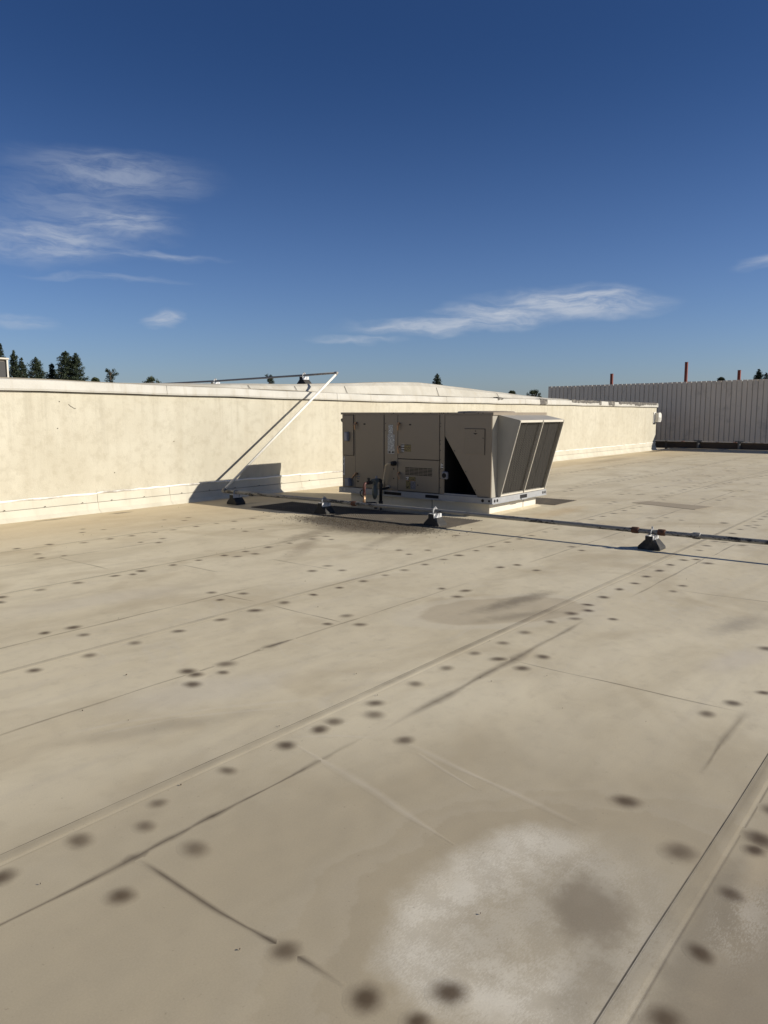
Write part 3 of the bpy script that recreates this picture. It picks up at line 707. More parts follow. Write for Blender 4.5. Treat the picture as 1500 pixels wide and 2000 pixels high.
# ------------------------------------------------------------------ rooftop unit
UX0, UX1, UY0, UY1 = 10.32, 12.10, 5.92, 8.95   # body; front face looks to -X
ZR0, ZR1, ZT = .197, .293, 1.610
def panel(name, y0, y1, z0, z1, mat, root, x=UX0, th=.016):
    return obj(name, MB().box(x-th, x-.0005, min(y0, y1), max(y0, y1), z0, z1), mat, root, bev=.003)
def unit():
    t = thing('rooftop_unit', 'large tan rooftop air conditioning unit with a slanted mesh hood', 'rooftop unit', (11.2, 7.4, 0))
    # curb wrapped in membrane
    obj('curb', MB().box(10.44, 12.02, 6.02, 8.86, -.01, .196), M_CURB, t, bev=.006)
    obj('curb_seam', MB().box(11.55, 11.556, 6.0145, 6.019, .0, .19), M_LINE, t)
    obj('curb_seam', MB().box(10.4335, 10.439, 7.1, 7.106, .0, .19), M_LINE, t)
    obj('curb_cant', MB().hexa([(10.36,5.94,0),(12.10,5.94,0),(12.10,8.94,0),(10.36,8.94,0),(10.425,6.005,.03),(12.035,6.005,.03),(12.035,8.875,.03),(10.425,8.875,.03)]), M_MEMB[2], t)
    # base rail: front, right, back, left channels with holes
    e = .055
    fx, bx, ry, ly = UX0-.04, UX1+.03, UY0-.04, UY1+.05
    rail = MB().box(fx, fx+.02, ry, ly, ZR0, ZR1).box(bx-.02, bx, ry, ly, ZR0, ZR1).box(fx+.02, bx-.02, ry, ry+.02, ZR0, ZR1).box(fx+.02, bx-.02, ly-.02, ly, ZR0, ZR1)
    r = obj('base_rail', rail, M_GALV, t, bev=.002)
    sub('rail_flange', MB().box(fx+.02, bx-.02, ry+.02, ly-.02, ZR1-.012, ZR1-.002), M_GALV, r, t)
    sub('rail_lip', MB().box(fx-.010, fx-.0005, ry, ly, ZR0, ZR0+.010).box(fx, bx, ry-.010, ry-.0005, ZR0, ZR0+.010), M_GALV, r, t)
    def hole(p, q, rad, mat=M_DARK): sub('rail_hole', MB().tube([p, q], rad, 14), mat, r, t)
    for y in (ly-.045, ly-.125): hole((fx-.002, y, .246), (fx+.008, y, .246), .024, M_TRIM)
    hole((fx-.002, ry+.17, .246), (fx+.008, ry+.17, .246), .026); hole((fx-.0025, ry+.055, .246), (fx+.008, ry+.055, .246), .018)
    for x in (fx+.075, fx+.155, bx-.125, bx-.05): hole((x, ry-.003, .246), (x, ry+.008, .246), .025)
    for y0, y1 in ((7.62, 7.98), (6.87, 7.13)): sub('fork_slot', MB().box(fx-.003, fx+.01, y0, y1, .222, .272), M_DARK, r, t)
    sub('fork_slot', MB().box(11.18, 11.42, ry-.003, ry+.01, .216, .272), M_DARK, r, t)
    sub('rail_clip', MB().box(11.20, 11.40, ry-.02, ry-.002, .192, .216), M_GALV, r, t)
    sub('rail_clip', MB().box(fx-.02, fx-.002, 6.55, 6.74, .188, .204), M_TRIM, r, t)
    sub('rail_clip', MB().box(11.08, 11.25, 5.99, 6.0145, .150, .194), M_TRIM, r, t)
    # shell: left two thirds solid cabinet, right third an open compartment
    yc = 6.80
    obj('cabinet', MB().box(UX0, UX1, yc, UY1, ZR1, ZT-.012), M_PAINT, t, bev=.003)
    obj('end_wall', MB().box(UX0+.002, UX1, UY0, UY0+.02, ZR1, ZT-.012), M_PAINTLIT, t, bev=.002)
    obj('back_wall', MB().box(UX1-.02, UX1-.0005, UY0+.021, yc-.001, ZR1, ZT-.012), M_PAINT, t)
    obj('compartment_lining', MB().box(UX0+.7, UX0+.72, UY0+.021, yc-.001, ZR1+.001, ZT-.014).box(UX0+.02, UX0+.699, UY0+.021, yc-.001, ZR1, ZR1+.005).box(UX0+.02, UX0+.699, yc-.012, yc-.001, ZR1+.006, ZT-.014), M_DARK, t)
    top = obj('top_cover', MB().box(UX0-.018, UX1+.015, UY0-.018, UY1+.015, ZT-.011, ZT-.006).box(UX0-.020, UX0-.017, UY0-.018, UY1+.015, ZT-.042, ZT-.0065).box(UX0-.0165, UX1+.015, UY0-.0205, UY0-.0175, ZT-.048, ZT-.0065), M_PAINT, t)
    sub('fan_shroud', MB().tube([(11.2, 6.55, ZT-.006), (11.2, 6.55, ZT+.012), (11.2, 6.55, ZT+.018)], [.48, .46, .30], 32), M_PAINT, top, t)
    for y in (8.0, 7.80, 7.4, 7.05, 6.88, 6.84, 6.80, 6.72, 6.42, 6.16, 6.08): sub('cover_screw', MB().tube([(UX0-.026, y, ZT-.016), (UX0-.018, y, ZT-.016)], .009, 6), M_BLACK, top, t)
    # right-hand front panel with the missing corner that leaves the black triangle
    obj('corner_panel', MB().prism([(yc-.022, ZT-.045), (UY0+.004, ZT-.045), (UY0+.004, .297), (6.16, .297), (yc-.022, 1.235)], 'x', UX0-.012, UX0-.001), M_PAINT, t, bev=.002)
    obj('post', MB().box(UX0-.018, UX0-.0005, yc-.018, yc+.07, .297, ZT-.044), M_PAINT, t, bev=.003)
    obj('sill', MB().box(UX0-.014, UX0-.001, 6.17, yc-.02, .295, .318), M_GALV, t)
    ap = panel('access_plate', 6.045, 6.41, .955, 1.35, M_DOOR, t, x=UX0-.013, th=.005)
    g = MB(); X = UX0-.0195
    g.bar((X, 6.41, 1.352), (X, 6.042, 1.352), .006).bar((X, 6.042, 1.352), (X, 6.042, .95), .006)
    sub('plate_edge', g, M_SEAMGAP, ap, t)
    for y, z in ((6.21, 1.318), (6.07, 1.21)): sub('plate_screw', MB().tube([(X, y, z), (X-.006, y, z)], .008, 6), M_BLACK, ap, t)
    sub('plate_logo', MB().prism([(6.25, 1.285), (6.17, 1.285), (6.21, 1.262)], 'x', X-.001, X+.001), M_SEAMGAP, ap, t)
    for p in ((6.61, 1.0), (6.40, .68), (6.22, .40)): obj('panel_screw', MB().tube([(UX0-.020, p[0]-.02, p[1]), (UX0-.012, p[0]-.02, p[1])], .008, 6), M_BLACK, t)
    # doors
    d1 = panel('door', 8.012, 8.640, .305, 1.566, M_DOOR, t)
    d2 = panel('door', 6.885, 7.708, .842, 1.566, M_DOOR, t)
    d3 = panel('door', 6.885, 7.708, .305, .832, M_DOOR, t)
    cp = panel('control_cover', 8.685, 8.905, .86, 1.555, M_DOOR, t)
    panel('service_column', 7.722, 7.998, .305, 1.566, M_PAINT, t, th=.010)
    def gaps(part, y0, y1, z0, z1):
        X = UX0-.0005; o = MB()
        for p, q in (((y0, z0), (y1, z0)), ((y1, z0), (y1, z1)), ((y1, z1), (y0, z1)), ((y0, z1), (y0, z0))): o.bar((X, p[0], p[1]), (X, q[0], q[1]), .010, .008)
        sub('door_gap', o, M_SEAMGAP, part, t)
    gaps(d1, 8.004, 8.648, .301, 1.572); gaps(d2, 6.878, 7.715, .837, 1.572); gaps(d3, 6.878, 7.715, .301, .835); gaps(cp, 8.681, 8.909, .856, 1.559)
    def handle(part, y, z, ang=0):
        o = MB(); X = UX0-.016
        o.tube([(X, y, z), (X-.035, y, z)], .020, 10)
        dy, dz = math.sin(ang)*.11, -math.cos(ang)*.11
        o.tube([(X-.035, y, z), (X-.047, y+dy*.3, z+dz*.3), (X-.044, y+dy, z+dz)], [.021, .017, .013], 10)
        h = sub('handle', o, M_BRASS, part, t)
    handle(d1, 8.612, 1.42, 0); handle(d1, 8.60, .545, .75); handle(d2, 7.680, 1.42, 0); handle(d2, 7.680, 1.035, -.15); handle(d3, 7.680, .60, -.3)
    for part, y, z in ((d1, 8.43, 1.405), (d2, 7.46, 1.405)): sub('door_logo', MB().box(UX0-.0175, UX0-.0155, y-.022, y+.022, z-.012, z+.012), M_SEAMGAP, part, t)
    for y, z in ((7.51, .36), (8.58, .40)): sub('door_logo', MB().prism([(y-.035, z+.02), (y+.035, z+.02), (y, z-.01)], 'x', UX0-.018, UX0-.0155), M_SEAMGAP, d3 if y < 8 else d1, t)
    for i in range(6):
        for k in range(6):
            y = 7.555-k*.091; z = .700-i*.0225
            sub('vent_slot', MB().box(UX0-.0185, UX0-.0158, y-.083, y, z-.012, z), M_DARK, d3, t)
    # hinge screws along the post and columns
    for z in (.40, .55, .70, .85, 1.0, 1.10, 1.16, 1.38, 1.43): obj('post_screw', MB().tube([(UX0-.026, 6.855, z), (UX0-.018, 6.855, z)], .0065, 6), M_BLACK, t)
    for z in (.38, .58, 1.30, 1.42): obj('post_screw', MB().tube([(UX0-.020, 7.972, z), (UX0-.010, 7.972, z)], .0065, 6), M_BLACK, t)
    # stickers
    def sticker(y0, y1, z0, z1, mat, x=UX0-.016):
        me = obj('sticker', MB().box(x-.0018, x-.0004, min(y0, y1), max(y0, y1), z0, z1), mat, t); return me
    X2 = UX0-.010
    sticker(7.820, 7.912, 1.235, 1.40, M_PLATEW, X2); sticker(7.785, 7.930, .915, 1.234, M_PLATEW, X2)
    sticker(7.80, 7.84, .925, .955, M_BLACK, X2-.0015); sticker(7.87, 7.91, .925, .955, M_BLACK, X2-.0015)
    sticker(7.580, 7.636, .955, 1.085, M_WARNW); sticker(7.44, 7.579, .960, 1.08, M_WARNB); sticker(7.44, 7.579, 1.018, 1.026, M_WARNO, UX0-.0175)
    sticker(7.485, 7.54, .492, .545, M_WARNW); sticker(7.345, 7.484, .485, .545, M_WARNB); sticker(7.445, 7.54, .34, .475, M_WARNB); sticker(7.345, 7.444, .34, .475, M_SMALLL); sticker(7.345, 7.54, .476, .484, M_WARNO)
    sticker(6.80, 6.845, .705, .79, M_WARNW, UX0-.018)
    sticker(8.895, 8.945, .50, .835, M_STRIPL, UX0-.001); sticker(8.80, 8.87, .845, .870, M_SMALLL, UX0-.001)
    for z in (.485, .445): sticker(8.535, 8.595, z, z+.022, M_SMALLL)
    # electrical bits
    b = obj('outlet_box', MB().box(UX0-.066, UX0-.016, 8.775, 8.860, 1.105, 1.265), M_GREYBOX, t, bev=.012, seg=2)
    sub('box_lid', MB().box(UX0-.074, UX0-.067, 8.785, 8.850, 1.115, 1.255), plain('lid_grey', (.30, .30, .33), .5), b, t, bev=.004)
    b = obj('disconnect_box', MB().box(UX0-.085, UX0-.001, 8.735, 8.835, .315, .455), M_GREYBOX, t, bev=.008)
    b = obj('receptacle_box', MB().box(UX0-.075, UX0-.019, 6.695, 6.800, .545, .665), M_GREYBOX, t, bev=.012)
    sub('receptacle', MB().tube([(UX0-.080, 6.745, .605), (UX0-.074, 6.745, .605)], .040, 18), M_DARK, b, t)
    c = obj('cable_socket', MB().tube([(UX0-.010, 7.775, .755), (UX0-.085, 7.785, .755), (UX0-.10, 7.80, .755)], [.040, .040, .026], 14), M_BLACK, t)
    P = [(UX0-.10, 7.80, .755), (UX0-.13, 7.845, .750), (UX0-.125, 7.885, .72), (UX0-.105, 7.915, .62), (UX0-.10, 7.945, .48), (UX0-.09, 7.99, .33), (UX0-.075, 8.005, .26), (UX0-.045, 8.01, .245)]
    obj('conduit', MB().tube(P, .017, 8), M_HOSE, t, smooth=True)
    obj('drain_plug', MB().tube([(UX0-.012, 7.905, .352), (UX0-.05, 7.905, .352)], .024, 12), M_TRIM, t)
    for y, z in ((7.80, .66), (7.80, .50), (7.30, .415)): obj('panel_screw', MB().tube([(UX0-.022, y, z), (UX0-.010, y, z)], .010, 6), M_BLACK, t)
    obj('lifting_lug', MB().prism([(8.965, 1.50), (8.985, 1.50), (9.005, 1.475), (8.985, 1.44), (8.965, 1.43)], 'x', UX0+.02, UX0+.03), M_BLACK, t)
    # slanted intake hood on the right end
    hx0, hx1 = 10.485, 12.03; yo, yi = 5.545, UY0-.002; zo, zi, zb = 1.482, 1.562, .305
    h = obj('hood', MB().hexa([(hx0, yo, zo), (hx1, yo, zo), (hx1, yi, zi), (hx0, yi, zi), (hx0, yo, zo+.006), (hx1, yo, zo+.006), (hx1, yi, zi+.006), (hx0, yi, zi+.006)]), M_PAINTLIT, t)
    ybt = 5.872
    for x in (hx0, hx1-.006):
        sub('hood_side', MB().prism([(yo, zo-.001), (yi, zi-.001), (yi, zb), (ybt, zb)], 'x', x, x+.006), M_PAINTLIT, h, t)
    sub('hood_sill', MB().box(hx0+.007, hx1-.007, ybt, yi, zb-.004, zb+.012), M_GALV, h, t)
    def S(x, f, off=0.0): return (x, yo+(ybt-yo)*f-off, zo+(zb-zo)*f)
    fr = MB(); w = .028
    xm = (hx0+hx1)/2
    fr.bar(S(hx0+.012, 0, .004), S(hx0+.012, 1, .004), .026, .012).bar(S(hx1-.012, 0, .004), S(hx1-.012, 1, .004), .026, .012).bar(S(xm, 0, .006), S(xm, 1, .006), .030, .014)
    fr.bar(S(hx0+.026, .012, .003), S(hx1-.026, .012, .003), .012, .034).bar(S(hx0+.026, .990, .003), S(hx1-.026, .990, .003), .012, .026)
    sub('screen_frame', fr, M_TRIM, h, t)
    # diamond mesh, two panels
    Hs = math.hypot(ybt-yo, zo-zb)
    for a, b in ((hx0+.026, xm-.016), (xm+.016, hx1-.026)):
        o = MB(); wd = b-a; L = Hs*.96; pitch = .056; k = 1.35
        def clip(c0, sgn):  # line v = k*sgn*u + c0 clipped to the panel
            pts = []
            for u in (0, wd):
                v = k*sgn*u+c0
                if 0 <= v <= L: pts.append((u, v))
            for v in (0, L):
                u = (v-c0)/(k*sgn)
                if 0 < u < wd: pts.append((u, v))
            return pts[:2] if len(pts) >= 2 else None
        for sgn in (1, -1):
            c0 = -k*wd if sgn > 0 else 0
            while c0 < L+(k*wd if sgn < 0 else 0):
                pp = clip(c0, sgn)
                if pp and math.dist(*pp) > .02:
                    q = [S(a+u, .02+v/Hs, -.001 if sgn > 0 else -.004) for u, v in pp]
                    o.bar(q[0], q[1], .0034, .0020)
                c0 += pitch*1.35
        sub('mesh_screen', o, plain('screen_wire', (.19, .172, .14), .5, metal=.1, scale=20), h, t)
    # dark filters close behind the screen
    fm = plain('filter_media', (.017, .0155, .0135), .95, var=.35, scale=16)
    for a, b in ((hx0+.02, 10.86), (10.87, xm-.01), (xm+.01, 11.62), (11.63, hx1-.02)):
        q = [S(a, .03, -.05), S(b, .03, -.05), S(b, .97, -.04), S(a, .97, -.04)]
        q2 = [(p[0], p[1]+.02, p[2]) for p in q]
        sub('filter', MB().hexa(q+q2), fm, h, t)
    # exhaust hood on the hidden end facing the wall
    obj('exhaust_hood', MB().prism([(UY1+.001, ZT-.03), (9.46, ZT-.03), (9.46, ZT-.12), (UY1+.001, .45)], 'x', 11.19, UX1), M_PAINTLIT, t, bev=.003)
unit()

# ------------------------------------------------------------------ gas train in front of the unit
def gas_train():
    t = thing('gas_regulator', 'grey-green gas regulator with black and red pipework in front of the rooftop unit', 'gas regulator', (9.5, 7.65, 0))
    y = 7.62; x = 9.30
    obj('riser', MB().tube([(x, y, .17), (x, y, .305)], .021, 12), M_RISERLIT, t, smooth=True)
    obj('riser', MB().tube([(x, y, .306), (x, y, .46), (x+.008, y, .485), (x+.03, y, .498), (x+.10, y+.01, .498)], .019, 12), M_RISERSHADE, t, smooth=True)
    for z in (.17, .34, .43): obj('coupling', MB().tube([(x, y, z-.018), (x, y, z+.018)], .027, 10), M_RISERSHADE if z > .2 else M_RUST, t)
    obj('branch', MB().tube([(9.05, y-.005, .205), (x, y, .175)], .022, 10), M_RUST, t)
    obj('valve', MB().tube([(x+.10, y+.01, .498), (x+.20, y+.02, .498)], .030, 12).tube([(x+.13, y+.013, .52), (x+.13, y+.013, .575)], [.014, .026], 10), M_BLACK, t)
    xr, yr = 9.64, 7.70
    r = obj('regulator_body', MB().tube([(xr-.075, yr-.04, .505), (xr+.12, yr+.03, .505)], .042, 12).tube([(xr+.03, yr, .50), (xr+.03, yr, .40)], .045, 12), M_REG, t)
    # flat round diaphragm case
    ax = Vector((.55, -.83, 0)).normalized(); c = Vector((xr+.03, yr, .335))
    sub('diaphragm_case', MB().tube([c-ax*.045, c-ax*.028, c-ax*.010, c+ax*.010, c+ax*.028, c+ax*.045], [.05, .105, .128, .128, .105, .05], 24), M_REG, r, t, smooth=True)
    sub('vent_plug', MB().tube([(xr+.08, yr+.01, .535), (xr+.08, yr+.01, .585)], .018, 10), M_GREYBOX, r, t)
    obj('pipe', MB().tube([(xr+.12, yr+.03, .505), (9.93, 7.80, .500), (9.955, 7.806, .49), (9.965, 7.81, .46), (9.965, 7.81, .07)], .027, 12), M_BLACK, t, smooth=True)
    for z in (.41, .12): obj('coupling', MB().tube([(9.965, 7.81, z-.025), (9.965, 7.81, z+.025)], .036, 12), M_BLACK, t)
    obj('pipe', MB().tube([(9.965, 7.81, .34), (10.24, 7.86, .345)], .020, 10), M_BLACK, t)
    obj('pipe', MB().tube([(9.58, 7.95, .14), (9.72, 7.72, .14)], .020, 10).tube([(9.72, 7.72, .145), (9.72, 7.72, .05)], .026, 10), M_BLACK, t)
    obj('pipe', MB().tube([(x-.01, y+.02, .40), (x-.035, y+.05, .37), (x-.035, y+.05, .32), (x-.01, y+.02, .28)], .009, 8), M_BLACK, t)
    obj('leg', MB().tube([(9.965, 7.81, .0), (9.965, 7.81, .068)], .02, 8), M_BLACK, t)
gas_train()

# ------------------------------------------------------------------ gas pipe
PX, PZ = 9.05, .208
def gas_pipe():
    t = thing('gas_pipe', 'peeling grey gas pipe crossing the roof and climbing diagonally over the wall', 'pipe', (PX, 5, PZ))
    rr = .028
    obj('pipe_run', MB().tube([(PX, -13, .212), (PX, -6, .206), (PX, 1.5, .204), (PX, 3.05, .200), (PX, 4.6, .206), (PX, 6.1, .210), (PX, 7.3, .206), (PX, 8.3, .212), (PX, 10.35, .206), (PX+.004, 10.64, .204)], rr, 14), M_PIPE, t, smooth=True)
    obj('elbow', MB().tube([(PX, 10.60, .204), (PX+.004, 10.68, .206), (PX+.05, 10.70, .238)], .035, 12), M_PIPE, t, smooth=True)
    obj('diagonal_pipe', MB().tube([(PX+.03, 10.69, .225), (12.46, 10.95, 2.425)], .023, 14), M_PIPEW, t, smooth=True)
    obj('elbow', MB().tube([(12.42, 10.947, 2.400), (12.475, 10.955, 2.438), (12.482, 11.02, 2.438)], .030, 12), M_PIPEU, t, smooth=True)
    obj('upper_pipe', MB().tube([(12.48, 11.0, 2.440), (12.48, 11.9, 2.418), (12.48, 14.9, 2.366), (12.48, 17.2, 2.345), (12.48, 24, 2.30)], .022, 14), M_PIPEU, t, smooth=True)
    for y, m in ((3.21, M_RUST), (2.895, M_RUST), (2.50, M_PIPE), (7.62, M_RUST), (9.95, M_PIPE)):
        z = .203
        o = MB().tube([(PX, y-.045, z), (PX, y-.04, z), (PX, y-.012, z), (PX, y+.012, z), (PX, y+.04, z), (PX, y+.045, z)], [.031, .038, .040, .040, .038, .031], 10)
        obj('coupling', o, m, t)
gas_pipe()
def support(x, y, z, pz, label, lit=1):
    """rubber block with a steel channel and pipe clamp"""
    t = thing('pipe_support', label, 'pipe support', (x, y, z), 'rubber pipe supports under the gas pipe')
    hb = .118
    b = obj('rubber_block', MB().prism([(y-.135, z+.002), (y+.135, z+.002), (y+.130, z+.036), (y+.062, z+hb-.012), (y+.050, z+hb), (y-.050, z+hb), (y-.062, z+hb-.012), (y-.130, z+.036)], 'x', x-.105, x+.105), M_RUBBER, t, bev=.006)
    obj('end_shade', MB().box(x-.112, x-.1005, y-.044, y+.044, z+hb-.02, pz-.036), M_RUBBER, t, bev=.003)  # black plate added for the shade in the open channel end
    zc = pz-.034
    obj('channel', MB().box(x-.10, x+.10, y-.045, y-.041, z+hb-.002, zc).box(x-.10, x+.10, y+.041, y+.045, z+hb-.002, zc).box(x-.10, x+.10, y-.0405, y+.0405, z+hb+.001, z+hb+.006).box(x-.10, x+.10, y-.045, y-.018, zc+.0005, zc+.004).box(x-.10, x+.10, y+.018, y+.045, zc+.0005, zc+.004), plain('bright_zinc', (.66, .66, .65), .4, metal=.25, var=.12, scale=15), t)
    c = MB(); n = 10
    P = [(x+.044*math.cos(a), y, pz+.040*math.sin(a)) for a in [math.pi*(-.15+1.3*i/n) for i in range(n+1)]]
    for p, q in zip(P[:-1], P[1:]): c.bar(p, q, .004, .034)
    c.bar((x+.042, y-.046, pz-.02), (x+.03, y-.046, zc-.05), .012, .012).bar((x-.042, y-.02, pz-.02), (x-.042, y-.02, zc+.005), .010, .010)
    k = obj('clamp', c, M_GALV, t)
    sub('clamp_bolt', MB().tube([(x, y, pz+.038), (x, y, pz+.066)], .012, 8), M_GALV, k, t)
support(9.03, 10.32, 0, .206, 'black pipe support nearest the wall, in the shadow under the pipe elbow')
support(9.03, 8.22, 0, .212, 'black pipe support in shadow left of the gas regulator')
support(9.03, 6.09, 0, .210, 'black pipe support with bright channel on the mesh mat before the unit')
support(9.03, 3.00, 0, .200, 'black pipe support out on the open roof between rusty couplings')
support(9.03, -.4, 0, .205, 'black pipe support beyond the right edge of the picture')
support(12.48, 11.92, 2.205, 2.418, 'black pipe support on top of the wall by the upper elbow')
support(12.48, 14.9, 2.16, 2.366, 'farther black pipe support on the upper roof, mostly hidden by the parapet')

# ------------------------------------------------------------------ open-grid mats
def mat(x0, x1, y0, y1, label):
    o = MB(); p = .048; w = .011; z0, z1 = .002, .010
    n = int((x1-x0+y1-y0)/p)
    x = x0
    while x <= x1: o.bar((x, y0, z0+.004), (x, y1, z0+.004), w, .006); x += p
    y = y0
    while y <= y1: o.bar((x0, y, z0+.0055), (x1, y, z0+.0055), w, .007); y += p
    m = obj('grid_mat', o, M_MAT); tag(m, label, 'mat', 'open-grid rubber mats beside the unit')
mat(8.86, 9.86, 5.80, 9.75, 'dark open-grid rubber mat in front of the unit under the gas pipe')
mat(12.32, 13.22, 5.80, 8.9, 'dark open-grid rubber mat behind the unit, right of the white curb')
def dark_mat_film():
    pass

# ------------------------------------------------------------------ screen fence
FX = 36.2
def fence():
    t = thing('metal_fence', 'tall grey ribbed metal screen fence at the far right of the roof', 'fence', (FX, 8, 0))
    pw = .213; y = 17.6; me = None
    def top(y): return interp([(-8, 3.20), (7.4, 3.03), (17.6, 2.91)], y)
    # one shared panel profile: flat pan with a raised rib
    prof = [(.0, .0), (.006, -.016), (.030, -.020), (pw-.052, -.020), (pw-.030, -.016), (pw-.022, .0), (pw-.022, .004), (0, .004)]
    pan = MB(); pan.prism([(q, p) for p, q in [(a, b) for a, b in prof]], 'z', 0, 1)
    i = 0; rnd = random.Random(2)
    while y > -7.5:
        h = top(y)-.31+rnd.uniform(-.004, .004)
        if me is None:
            o = obj('panel', pan, M_FENCE); me = o.data
        else:
            o = bpy.data.objects.new('panel', me); COL.objects.link(o)
        o.parent = t; o.location = (0+rnd.uniform(-.003, .003), y-pw-8, .31); o.scale = (1, 1, h); i += 1
        o.rotation_euler = (rnd.uniform(-.002, .002), 0, rnd.uniform(-.006, .006))
        y -= pw
    obj('backing_sheet', MB().hexa([(FX+.006,-7.5,.33),(FX+.011,-7.5,.33),(FX+.011,17.56,.33),(FX+.006,17.56,.33),(FX+.006,-7.5,3.14),(FX+.011,-7.5,3.14),(FX+.011,17.56,2.86),(FX+.006,17.56,2.86)]), plain('groove_sheet', (.42, .37, .30), .7), t)  # added sheet blocks light through the gaps and darkens the grooves
    for z in (.45, 1.55, 2.7): obj('rail', MB().box(FX+.012, FX+.07, -7.5, 17.55, z, z+.06), M_FENCETRIM, t)
    for yy in (17.0, 14.3, 11.6, 10.1, 8.4, 5.6, 2.8, 0, -2.8, -5.6): obj('post', MB().box(FX+.075, FX+.175, yy-.05, yy+.05, -.55, top(yy)-.1), M_FENCETRIM, t)
    obj('base_beam', MB().box(FX+.08, FX+.24, -7.5, 17.5, .02, .285), plain('brown_beam', (.075, .055, .040), .8, var=.3, scale=2), t)
    for yy in (10.15, 8.42, 5.7, 3.1): obj('foot', MB().tube([(FX-.01, yy, -.01), (FX-.01, yy, .33)], .055, 10).box(FX-.06, FX+.07, yy-.17, yy+.17, .31, .36), plain('foot_grey', (.16, .15, .135), .7), t)
    obj('kerb', MB().box(FX-.06, FX+.26, -7.5, 17.5, -.02, .02), M_FENCETRIM, t)
fence()
for y, z, lb in ((15.2, 3.57, 'short red steel post above the left part of the metal fence'), (11.52, 4.01, 'tallest red steel post above the middle of the metal fence'), (9.13, 3.55, 'red steel post above the metal fence nearest the right edge')):
    t = thing('steel_post', lb, 'post', (38.5, y, -.6), 'red steel posts behind the fence')
    w = .062
    obj('post_shaft', MB().box(38.5-w, 38.5+w, y-w, y+w, -.59, z-.012), M_REDPOST, t, bev=.006)
    obj('cap_plate', MB().box(38.5-w-.006, 38.5+w+.006, y-w-.006, y+w+.006, z-.011, z), M_REDPOST, t)

# ------------------------------------------------------------------ second unit at the far left
def unit2():
    t = thing('rooftop_unit', 'partly seen rooftop unit with dark side on the upper roof at the left edge', 'rooftop unit', (7.4, 17.6, 2))
    x0, x1, y0, y1, z0, z1 = 6.55, 8.46, 17.0, 18.6, 1.96, 2.76
    obj('cabinet', MB().box(x0+.03, x1-.03, y0+.05, y1, z0, z1-.01), M_PAINT, t, bev=.004)
    obj('corner_post', MB().box(x1-.035, x1, y0, y0+.05, z0, z1-.01), M_TRIM, t)
    obj('corner_post', MB().box(x0, x0+.035, y0, y0+.05, z0, z1-.01), M_TRIM, t)
    c = plain('coil', (.035, .033, .030), .6, scale=30)
    obj('coil', MB().box(x0+.036, x1-.036, y0+.03, y0+.049, z0+.05, z1-.05), c, t)
    obj('top_cover', MB().box(x0-.02, x1+.02, y0-.02, y1+.02, z1-.009, z1+.03), M_TRIM, t, bev=.008)
    obj('fan_guard', MB().tube([(7.3, 17.75, z1+.03), (7.3, 17.75, z1+.10), (7.3, 17.75, z1+.11)], [.62, .60, .4], 28), M_TRIM, t)
    obj('skid', MB().box(x0+.1, x1-.1, y0+.1, y1-.1, 1.88, 1.959), M_GALV, t)
unit2()

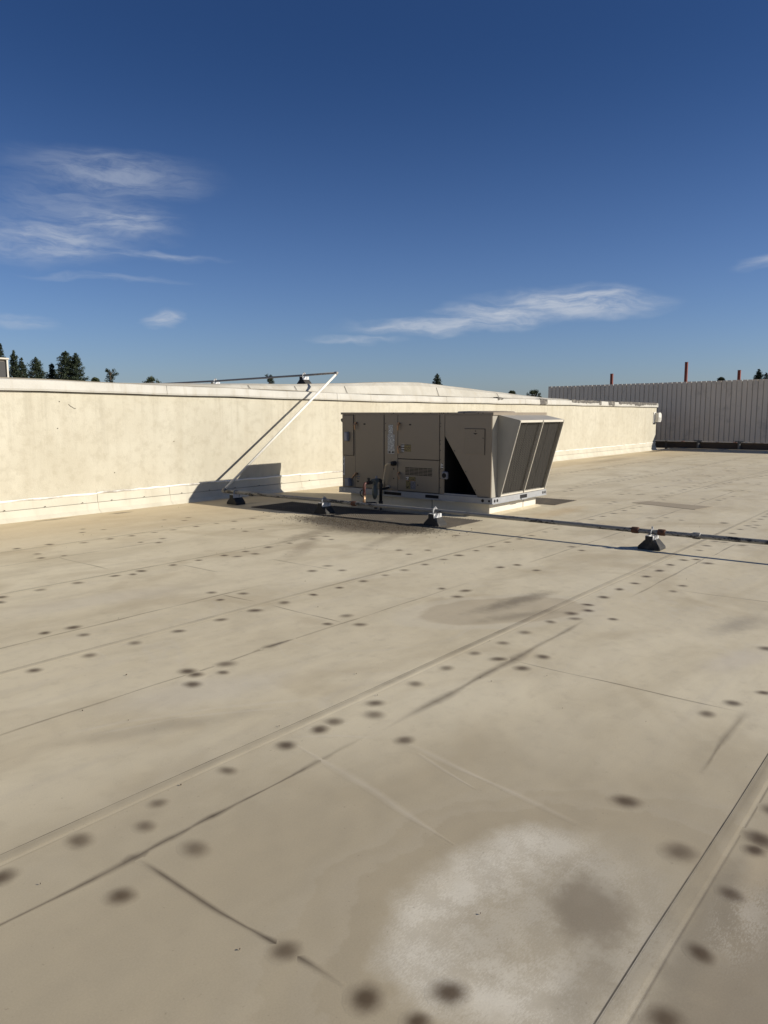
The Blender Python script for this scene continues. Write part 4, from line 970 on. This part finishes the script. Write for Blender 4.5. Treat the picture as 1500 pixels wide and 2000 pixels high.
# ------------------------------------------------------------------ trees
def leaf_mat(name, c0, c1):
    m, t, b = new_mat(name)
    pos = t.n('ShaderNodeNewGeometry').outputs['Position']
    c = t.mix(t.rng(t.noise(pos, 1.7, 3), .35, .65), c0, c1)
    c = t.mix(t.math('MULTIPLY', t.rng(t.noise(pos, 9, 2), .5, .75), .5), c, tuple(q*1.5 for q in c1))
    t.val(b.inputs['Base Color'], c); b.inputs['Roughness'].default_value = .7; b.inputs['Specular IOR Level'].default_value = .2
    return m
M_NEEDLE = leaf_mat('pine_needles', (.022, .034, .020), (.052, .066, .034))
M_LEAF = leaf_mat('broad_leaves', (.030, .042, .020), (.072, .085, .035))
M_BARK = plain('bark', (.11, .08, .055), .9, var=.3, scale=4)
def tree(x, y, ztop, hw, kind, label, seed, lean=0.0):
    rnd = random.Random(seed)
    t = thing('pine_tree' if kind != 'round' else 'broadleaf_tree', label, 'tree', (x, y, GZ), 'trees beyond the roofs')
    zv = 5.6 if ztop > 6.6 else 3.6
    H = ztop-GZ
    tr = MB().tube([(x, y, GZ-.1), (x+lean*.3, y, GZ+H*.4), (x+lean*.7, y, GZ+H*.7), (x+lean, y, ztop-.25)], [.30, .22, .13, .03], 8)
    leaves = MB(); limbs = MB()
    def clump(c, s, n):
        for _ in range(n):
            d = Vector((rnd.gauss(0, 1), rnd.gauss(0, 1), rnd.gauss(0, .8))); d.normalize(); d *= s*rnd.random()**.5
            p = c+d
            u = Vector((rnd.uniform(-1, 1), rnd.uniform(-1, 1), rnd.uniform(-.3, 1))).normalized(); v = u.cross(Vector((rnd.uniform(-1, 1), rnd.uniform(-1, 1), rnd.uniform(-1, 1)))).normalized()
            a = rnd.uniform(.07, .15); b = rnd.uniform(.03, .06)
            leaves.add([p-u*a, p+v*b, p+u*a, p-v*b], [(0, 1, 2, 3)])
    if kind == 'cone':
        z = ztop; 
        while z > max(0.0, ztop-9):
            f = ztop-z; r = hw*1.18*min(1.75, (f/max(.8, ztop-zv))**.62)*rnd.uniform(.72, 1.15)
            k = max(1, int(2+r*5))
            a0 = rnd.uniform(0, 6.28)
            for i in range(k):
                a = a0+6.28*i/k+rnd.uniform(-.4, .4); rr = r*rnd.uniform(.55, 1.12)
                tip = Vector((x+lean*(1-f/H)+rr*math.cos(a), y+rr*math.sin(a), z+rnd.uniform(.0, .35)*min(1, r)))
                base = Vector((x+lean*(1-f/H), y, z-.18*rr))
                if rr > .25: limbs.tube([base, tip], [.035, .012], 5)
                for q in (.45, .75, 1.0):
                    if q*rr > .12 or q == 1: clump(base.lerp(tip, q), .17+.16*min(1, r), 20 if z > zv-1.2 else 6)
            z -= rnd.uniform(.20, .34)
        clump(Vector((x+lean, y, ztop-.15)), .14, 16)
    elif kind == 'tuft':   # loose crown of separate tufts, sky between
        for i in range(16):
            a = rnd.uniform(0, 6.28); rr = hw*rnd.uniform(.1, .95); zz = ztop-.25-abs(rnd.gauss(0, 1))*1.0
            tip = Vector((x+rr*math.cos(a), y+rr*math.sin(a), zz))
            limbs.tube([(x, y, zz-.8), tip], [.05, .02], 5); clump(tip, .34, 60)
    else:
        for i in range(46):
            a = rnd.uniform(0, 6.28); e = rnd.uniform(-.5, 1.0); rr = hw*rnd.uniform(.55, 1.0)
            cz = ztop-hw*.9
            tip = Vector((x+rr*math.cos(a)*math.cos(e*1.4), y+rr*math.sin(a)*math.cos(e*1.4), cz+hw*.85*math.sin(e*1.4)*rnd.uniform(.7, 1.05)))
            limbs.tube([(x, y, cz-hw), tip], [.05, .015], 5); clump(tip, .36, 42)
    obj('trunk', tr, M_BARK, t)
    if limbs.v: obj('limbs', limbs, M_BARK, t)
    obj('crown', leaves, M_LEAF if kind == 'round' else M_NEEDLE, t)
T = [(52.7,107.8,10.96,.75,'cone','dark conifer cut by the left edge, above the partly seen rooftop unit'),
     (56.4,111.6,10.4,1.0,'cone','slim pointed conifer just right of the partly seen rooftop unit'),
     (59.5,115.5,9.73,.95,'cone','thin lower conifer between two broader ones at the left'),
     (56.6,105.8,9.22,1.5,'cone','broad low pyramid conifer second from the tall double-topped one'),
     (55.0,95.3,9.47,1.45,'cone','tallest dense conifer over the left part of the wall'),
     (56.0,94.6,9.25,1.0,'cone','narrow conifer merging with the right side of the tallest one'),
     (54.2,97.4,7.91,.75,'cone','small pointed conifer tucked left of the tallest one'),
     (73.8,119.0,7.33,.55,'round','tiny bush top left of the loose tufted tree'),
     (62.3,96.7,7.74,.95,'tuft','loose tufted tree alone right of the conifer group'),
     (75.6,105.8,7.2,1.35,'round','low rounded tree top left of the upper pipe'),
     (86.5,90.2,7.64,.85,'tuft','tufted tree seen behind the upper pipe'),
     (116.2,78.2,8.43,.95,'cone','single pointed conifer over the ridge of the parapet'),
     (131.8,71.5,5.57,.6,'round','small leafy tree top just above the coping left of the fence'),
     (133.7,67.9,5.83,1.3,'round','rounded leafy tree top beside the left end of the fence'),
     (127.1,27.4,8.01,.72,'cone','pointed conifer above the fence at the right edge'),
     (129.3,26.8,7.47,.6,'cone','lower conifer cut by the right edge above the fence'),
     (135.6,34.9,7.21,.4,'round','tiny tree top above the fence between two red posts')]
for i, (x, y, z, w, k, lb) in enumerate(T): tree(x, y, z, w, k, lb, 100+i)
